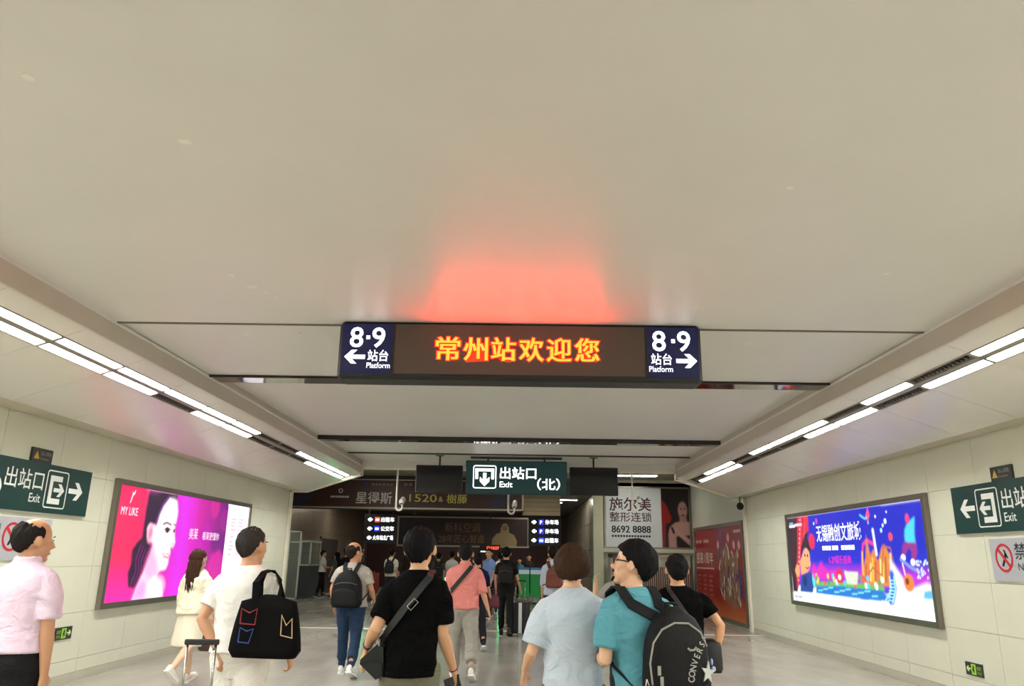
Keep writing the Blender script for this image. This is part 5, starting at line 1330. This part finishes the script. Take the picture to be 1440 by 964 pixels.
# 9 man in black to the right
p = Person('person', 'man in a black T-shirt, hand on hip, behind the backpack on the right', (1.27, 6.35), rz=-4, H=1.585, wide=1.16, deep=1.08, voxel=.009, skin=(204, 152, 112), head=(4, 6, 0), legs=((8, 5), (-8, 10)),
           arms={'R': dict(up=(.60, -.16, -.80), fore=(-.24, .02, -1), palm=(-1, .3, 0), curl=30), 'L': dict(up=(-.2, 0, -1), fore=(0, .3, -1))})
p.body(); p.top((11, 11, 12), name='t_shirt', hem=.90, sleeve=.62, loose=.016, seed=71, sl_ease=.006, rough=.9); p.trousers((34, 34, 38)); p.shoes((30, 30, 32)); p.hair((22, 20, 22), 'short', seed=20, vol=1.02, label='short black hair faded at the neck'); p.face()
o, part = p.item('shoulder_bag', 'black shoulder bag at the right hip of the man in black behind the backpack', 'bag', (.26, .02, .80))
g = soft_box(.26, .0, .80, 1.06, .16, .14, .28, .24, e=4, top_round=.15); part('bag_body', g, mat('bag_black', (22, 20, 22)), sm=True)
cross_strap(p, part, -1, .19, .035, mat('bag_black', (22, 20, 22)), hip=1.04, off=.018, ease=.012)
# 10 half-hidden person with a raised forearm
p = Person('person', 'half-hidden person in a grey T-shirt with raised forearm, behind the man in teal', (1.09, 8.2), rz=0, H=1.60, voxel=.011, skin=(214, 166, 132), head=(10, 5, 0), legs=((8, 5), (-8, 10)),
           arms={'L': dict(up=(-.55, .25, -.75), fore=(.05, .40, 1.0), curl=50)})
p.body(); p.top((150, 148, 142), name='t_shirt', sleeve=.62, seed=75); p.trousers((40, 42, 50)); p.shoes((40, 40, 42)); p.hair((24, 22, 22), 'short', seed=22); p.face()
backpack(p, 'backpack', 'dark backpack on the half-hidden person with the raised forearm', 1.0, 1.38, (.28, .24), .14, (30, 30, 34))
# ---------------------------------------------------------------- further in
p = Person('person', 'man dressed in black pulling an upright suitcase towards the gates', (-.27, 16.85), rz=-4, H=1.75, voxel=.012, skin=(190, 140, 108), legs=((8, 4, 1), (-10, 14, 1)),
           arms={'R': dict(up=(.30, .02, -1), fore=(.25, .30, -.9), curl=50), 'L': dict(up=(-.2, 0, -1), fore=(0, .2, -1))})
p.body(); p.top((30, 28, 28), name='t_shirt', hem=.92, sleeve=.75, loose=.014, seed=81); p.trousers((22, 21, 23)); p.shoes((20, 20, 20), (24, 24, 24)); p.hair((16, 15, 16), 'short', seed=24, vol=1.06); p.face()
backpack(p, 'backpack', 'flat black backpack on the man pulling the upright suitcase', 1.0, 1.40, (.30, .27), .10, (26, 24, 24))
suitcase('suitcase', 'black upright suitcase with a white centre stripe standing beside the man in black', .04, 16.9, 0, .40, .26, .66, (24, 24, 26), (1.10, 0))
so = bpy.data.objects['suitcase.001']; g = Geo(); g.box((-.035, -.136, .06), (.035, -.128, .66)); link('stripe', g, mat('stripe_white', (214, 214, 216), rough=.4), so)
p = Person('person', 'person in a pale blue shirt wearing a brown backpack near the right gates', (.62, 14.0), rz=0, H=1.735, voxel=.012, skin=(206, 158, 124), legs=((9, 5), (-9, 12)))
p.body(); p.top((190, 200, 216), hem=.92, sleeve=1.2, loose=.012, seed=85, collar=True); p.trousers((60, 62, 72)); p.shoes((50, 50, 52)); p.hair((20, 18, 18), 'short', seed=26, vol=1.05); p.face()
backpack(p, 'backpack', 'brown backpack on the person in the pale blue shirt', 1.05, 1.40, (.30, .24), .12, (112, 66, 52), (84, 50, 40))
p = Person('person', 'person in a navy top walking just beyond the man in the salmon shirt', (-.74, 14.2), rz=10, H=1.61, voxel=.012, skin=(204, 156, 122), legs=((12, 6), (-12, 20)), arms={'R': dict(up=(.2, .2, -1), fore=(.3, .5, -.8))})
p.body(); p.top((28, 32, 56), name='t_shirt', hem=.92, sleeve=.9, loose=.014, seed=87); p.trousers((30, 30, 36)); p.shoes((30, 30, 32)); p.hair((22, 20, 20), 'short', seed=28); p.face()
o, part = p.item('handbag', 'maroon handbag held by the person in navy', 'bag', (.33, .20, .74)); g = soft_box(.33, .20, .74, .98, .26, .22, .11, .09, e=4, top_round=.15); part('bag_body', g, mat('bag_maroon', (110, 28, 48), rough=.5), sm=True)
g = Geo(); g.tube([V((.25, .20, .95)), V((.27, .20, 1.08)), V((.39, .20, 1.08)), V((.41, .20, .95))], .010, 8); part('handle', g, mat('bag_maroon', (110, 28, 48)), sm=True)
def extra(label, x, y, rz, H, top, bottom, hair=(22, 20, 20), style='short', name='shirt', sleeve=.7, female=False, arms=None, head=(0, 0, 0), bag=None, skirt=False, wide=1.0, seed=90):
    p = Person('person', label, (x, y), rz=rz, H=H, voxel=.014, skin=(200, 150, 118), female=female, wide=wide, legs=((7, 4), (-7, 10)), arms=arms, head=head)
    p.body(); p.top(top, name=name, hem=.93, sleeve=sleeve, loose=.012, amp=.004, seed=seed)
    (p.skirt(bottom, hem=.55) if skirt else p.trousers(bottom)); p.shoes((30, 30, 32)); p.hair(hair, style, seed=seed); p.face()
    if bag: backpack(p, 'backpack', bag[0], 1.02, 1.39, (.28, .24), .12, bag[1])
    return p
extra('guard in a white shirt and black trousers standing by the glass booth', -7.40, 29.6, -75, 1.68, (222, 222, 218), (22, 22, 24), head=(0, 0, 0), seed=101, arms={'R': dict(up=(.2, .25, -1), fore=(-.3, .9, -.1)), 'L': dict(up=(-.2, .25, -1), fore=(.3, .9, -.1))})
extra('dark-haired woman in a grey-green dress beside the guard at the booth', -6.85, 29.4, 60, 1.62, (70, 78, 70), (66, 72, 66), hair=(20, 18, 18), style='long', female=True, skirt=True, name='blouse', seed=102)
extra('person in black with black hair behind the balding man', -4.85, 22.0, 0, 1.73, (20, 20, 24), (26, 26, 30), seed=103, name='t_shirt', wide=1.06)
extra('person in a white T-shirt with one dark strap, at the left gates', -3.93, 24.2, -8, 1.73, (220, 218, 200), (50, 52, 60), seed=104, name='t_shirt', bag=('dark backpack hanging off the person in white at the left gates', (36, 34, 36)))
extra('woman with long dark hair, half hidden behind the man in black', -3.25, 22.5, 0, 1.62, (44, 38, 34), (30, 30, 32), style='long', hair=(34, 26, 22), female=True, name='blouse', seed=105)
extra('person in a dark top with a dark backpack, left of the salmon shirt', -2.56, 25.0, 4, 1.64, (70, 66, 62), (44, 44, 48), seed=106, name='t_shirt', bag=('dark grey backpack left of the salmon shirt, far behind', (34, 30, 34)))
extra('person in a white T-shirt with a strap, just left of the salmon shirt', -2.18, 25.6, -10, 1.69, (222, 222, 214), (50, 50, 56), seed=107, name='t_shirt')
extra('officer in a light blue uniform shirt looking back along the passage', -.80, 21.0, 140, 1.75, (118, 146, 196), (34, 36, 50), seed=108, head=(20, 0, 0))
extra('person in a white shirt partly hidden by the man pulling the suitcase', -.55, 23.0, 0, 1.68, (220, 220, 212), (40, 40, 46), seed=109)
extra('person in teal behind the green gate panels', .02, 31.0, 170, 1.52, (60, 110, 130), (40, 40, 44), seed=110)
extra('person in dark clothes behind the green gate panels', .40, 31.6, 180, 1.66, (54, 50, 44), (40, 40, 44), seed=111)
pp = extra('person in beige facing this way with a phone held up, near the right gates', .80, 20.0, 178, 1.60, (196, 180, 156), (70, 64, 60), seed=112, arms={'R': dict(up=(.2, .6, -.6), fore=(-.25, .5, 1.0), curl=40), 'L': dict(up=(-.2, .6, -.6), fore=(.25, .5, 1.0), curl=40)})
pc = (pp.arm[0][2] + pp.arm[1][2]) / 2 + V((0, .05, .08))
o, part = pp.item('phone', 'pale phone held up by the person in beige', 'phone', tuple(pc)); g = Geo(); g.box((pc.x - .08, pc.y - .005, pc.z - .04), (pc.x + .08, pc.y + .005, pc.z + .04), .003); part('phone_case', g, mat('phone_pale', (210, 206, 200), rough=.3))
# ================================================================ hall fittings
M_gate = mat('gate_steel', (150, 150, 148), rough=.25, metal=.8)
E_gg = emat('gate_green', (0.03, 1.6, 0.45), 7.0, raw=True)
E_gb = emat('gate_blue', (40, 70, 190), 1.2)
E_panel = emat('gate_panel_green', (16, 130, 56), .3)
names = ['leftmost', 'second from the left', 'third from the left', 'fourth from the left', 'fifth from the left', 'sixth from the left', 'seventh from the left', 'rightmost']
for i, x in enumerate((-5.5, -4.45, -3.5, -2.55, -1.6, -.65, .62, 1.75)):
    o = empty('ticket_gate', 'steel ticket gate cabinet with green lamps, %s in the row' % names[i], 'gate', (x, 28.0, 0), 0, 'ticket gates')
    g = Geo(); g.loft([[V((-.13, y0, z)), V((.13, y0, z)), V((.13, y1, z)), V((-.13, y1, z))] for z, y0, y1 in ((0, .04, 1.7), (.06, .0, 1.74), (.84, .0, 1.74), (.98, .12, 1.62), (1.0, .16, 1.58))]); link('cabinet', g, M_gate, o)
    g = Geo(); g.ellipsoid((0, -.004, .80), (.07, .012, .07)); link('green_lamp', g, E_gg, o, sm=True)
    g = Geo(); g.box((-.045, -.008, .38), (.045, .0, .62)); link('green_arrow', g, E_gg, o)
    g = Geo(); g.box((-.11, .14, 1.0), (.11, .5, 1.03)); link('reader', g, E_gb, o)
    g = Geo(); g.box((.13, .80, .25), (.40, .82, .95), .004); link('flap', g, mat('gate_flap', (150, 60, 50), rough=.3, alpha=1), o)
# green panels between the two right gates
for j, (x0, lab) in enumerate(((.02, 'left of the pair'), (.43, 'right of the pair'))):
    o = empty('barrier_panel', 'green barrier panel with white header beside the right gates, %s' % lab, 'barrier', (x0 - .02, 27.6, 0), 0, 'green barrier panels')
    g = Geo(); g.box((0, 0, .25), (.37, .03, 1.02), .004); link('panel', g, E_panel, o)
    g = Geo(); g.box((0, -.004, 1.02), (.37, .034, 1.16), .004); link('header', g, emat('gate_header', (190, 206, 206), .3), o)
    g = Geo(); g.box((0, -.004, 1.16), (.37, .034, 1.24), .004); link('header_stripe', g, emat('gate_header_blue', (60, 110, 150), .3), o)
    for sx in (.04, .33):
        g = Geo(); g.box((sx - .015, .0, 0), (sx + .015, .03, .25)); link('foot', g, M_gate, o)
g = Geo(); g.tube([V((0, 0, 0)), V((0, 0, 1.96))], .03, 12); o = tag(link('signpost', g, mat('post_pale', (170, 166, 156), rough=.4), None, (1.02, 26.86, 0), sm=True), 'pale thin post standing under the right direction board', 'post')
# glass booth by the steel wall
bo = empty('glass_booth', 'white-framed glass attendant booth on a dark base by the left steel wall', 'booth', (-8.2, 29.2, 0))
M_bw = mat('booth_frame', (206, 210, 202), rough=.4); M_gl = mat('booth_glass', (150, 170, 168), rough=.05, alpha=.25)
g = Geo(); g.box((0.02, 0, 0), (.42, 1.5, 1.15)); link('base', g, mat('booth_base', (66, 74, 76), rough=.4), bo)
g = Geo()
for x in (.03, .39):
    for y in (.03, 1.45): g.box((x - .025, y - .025, 1.15), (x + .025, y + .025, 2.02))
for z in (1.15, 1.99):
    g.box((.0, .0, z), (.42, .05, z + .05)); g.box((.0, 1.43, z), (.42, 1.48, z + .05)); g.box((.37, .0, z), (.42, 1.48, z + .05))
link('window_frame', g, M_bw, bo)
g = Geo(); g.box((.05, .02, 1.2), (.37, .028, 1.99)); link('pane', g, M_gl, bo)
g = Geo(); g.box((.39, .05, 1.2), (.398, 1.43, 1.99)); link('pane', g, M_gl, bo)
g = Geo(); g.box((-.0, .0, 2.04), (.42, 1.48, 2.07)); link('roof', g, M_bw, bo)
dp = empty('glass_screen', 'tall white-framed glass screen in front of the booth', 'screen', (-8.19, 27.6, 0))
g = Geo(); g.box((0, 0, 0), (.05, .05, 2.36)); g.box((.40, 0, 0), (.45, .05, 2.36)); g.box((0, 0, 2.31), (.45, .05, 2.36)); g.box((0, 0, 1.95), (.45, .05, 1.99)); g.box((0, 0, .05), (.45, .05, .10)); link('frame', g, M_bw, dp)
g = Geo(); g.box((.05, .02, .10), (.40, .026, 2.31)); link('pane', g, M_gl, dp)
# maroon barrier with upright bars under the clinic advert
fe = empty('bar_fence', 'row of pale upright bars over a maroon panel below the white clinic advert', 'fence', (3.72, 24.30, 0))
g = Geo(); g.box((0, .02, .1), (1.62, .06, 1.36)); link('panel', g, mat('maroon_panel', (92, 36, 38), rough=.5), fe)
bar = Geo(); bar.tube([V((0, 0, .1)), V((0, 0, 1.68))], .017, 8); bm_ = smooth(bar.mesh('bar'))
for i in range(25): link('bar', bm_, mat('bar_pale', (176, 166, 150), rough=.35, metal=.4), fe, (.03 + i * .065, 0, 0))
g = Geo(); g.box((0, -.02, 1.66), (1.62, .02, 1.71)); g.box((0, -.02, .06), (1.62, .02, .11)); link('rail', g, mat('bar_pale', (176, 166, 150)), fe)
for x in (0, 1.58):
    g = Geo(); g.box((x, -.03, 0), (x + .05, .03, 1.72)); link('post', g, mat('bar_dark', (60, 54, 50), rough=.4), fe)
# ticket machine in front of the pillar
tm = empty('ticket_machine', 'tall pale ticket machine with a dark screen by the tiled pillar', 'machine', (2.78, 24.0, 0))
g = Geo(); g.box((0, 0, 0), (.62, .5, 1.62), .02); link('cabinet', g, mat('machine_pale', (170, 160, 150), rough=.4), tm)
g = Geo(); g.box((.06, -.012, 1.20), (.40, .0, 1.50)); link('screen', g, mat('dark_glass', (10, 12, 14)), tm)
g = Geo(); g.box((.46, -.01, .6), (.56, .0, 1.45)); link('panel', g, mat('machine_trim', (110, 60, 60), rough=.4), tm)
g = Geo(); g.box((.0, -.03, 1.62), (.62, .5, 1.74), .01); link('header', g, M_black, tm)
# hooked camera poles under the portal beam
def hook_camera(x, zb, label, body=True):
    o = empty('hook_camera', label, 'camera', (x, YE + .30, zb))
    mw = mat('cam_white', (222, 220, 210), rough=.35)
    top = HC - zb
    arc = [V((.075 - .075 * math.cos(t), 0, .0 - .075 * math.sin(t) + .075)) for t in np.linspace(0, math.pi, 9)]
    g = Geo(); g.tube([V((0, 0, top)), V((0, 0, .4))] + arc + [V((.15, 0, .13))], .024, 10); link('pole', g, mw, o, sm=True)
    g = Geo(); g.tube([V((0, 0, top - .02)), V((0, 0, top))], .06, 14); link('ceiling_rose', g, mw, o)
    g = Geo(); g.tube([V((.15, -.16, .18)), V((.17, .06, .26))], [.062, .055], 16); g.tube([V((.145, -.20, .205)), V((.165, .04, .29))], [.05, .05], 12); c = link('camera_body', g, mw, o, sm=False)
    g = Geo(); g.tube([V((.148, -.172, .175)), V((.15, -.158, .181))], .045, 14); link('lens', g, mat('lens_black', (14, 14, 16), rough=.15), c)
    return o
hook_camera(-3.04, 2.64, 'white hooked camera pole in front of the long brown banner')
hook_camera(-.28, 2.60, 'white hooked camera pole below the hanging exit sign')
hook_camera(2.77, 2.74, 'white hooked camera pole in front of the white clinic advert')
dc = empty('dome_camera', 'small black camera hanging from the soffit end by the right portal edge', 'camera', (5.28, YE - .12, 2.78))
g = Geo(); g.tube([V((0, 0, .28)), V((0, 0, .14))], .012, 8); link('stem', g, M_dark, dc)
g = Geo(); g.ellipsoid((0, 0, .06), (.085, .085, .09)); link('housing', g, M_black, dc, sm=True)
g = Geo(); g.ellipsoid((-.05, -.05, .03), (.045, .045, .045)); link('lens', g, mat('lens_black', (14, 14, 16)), dc, sm=True)
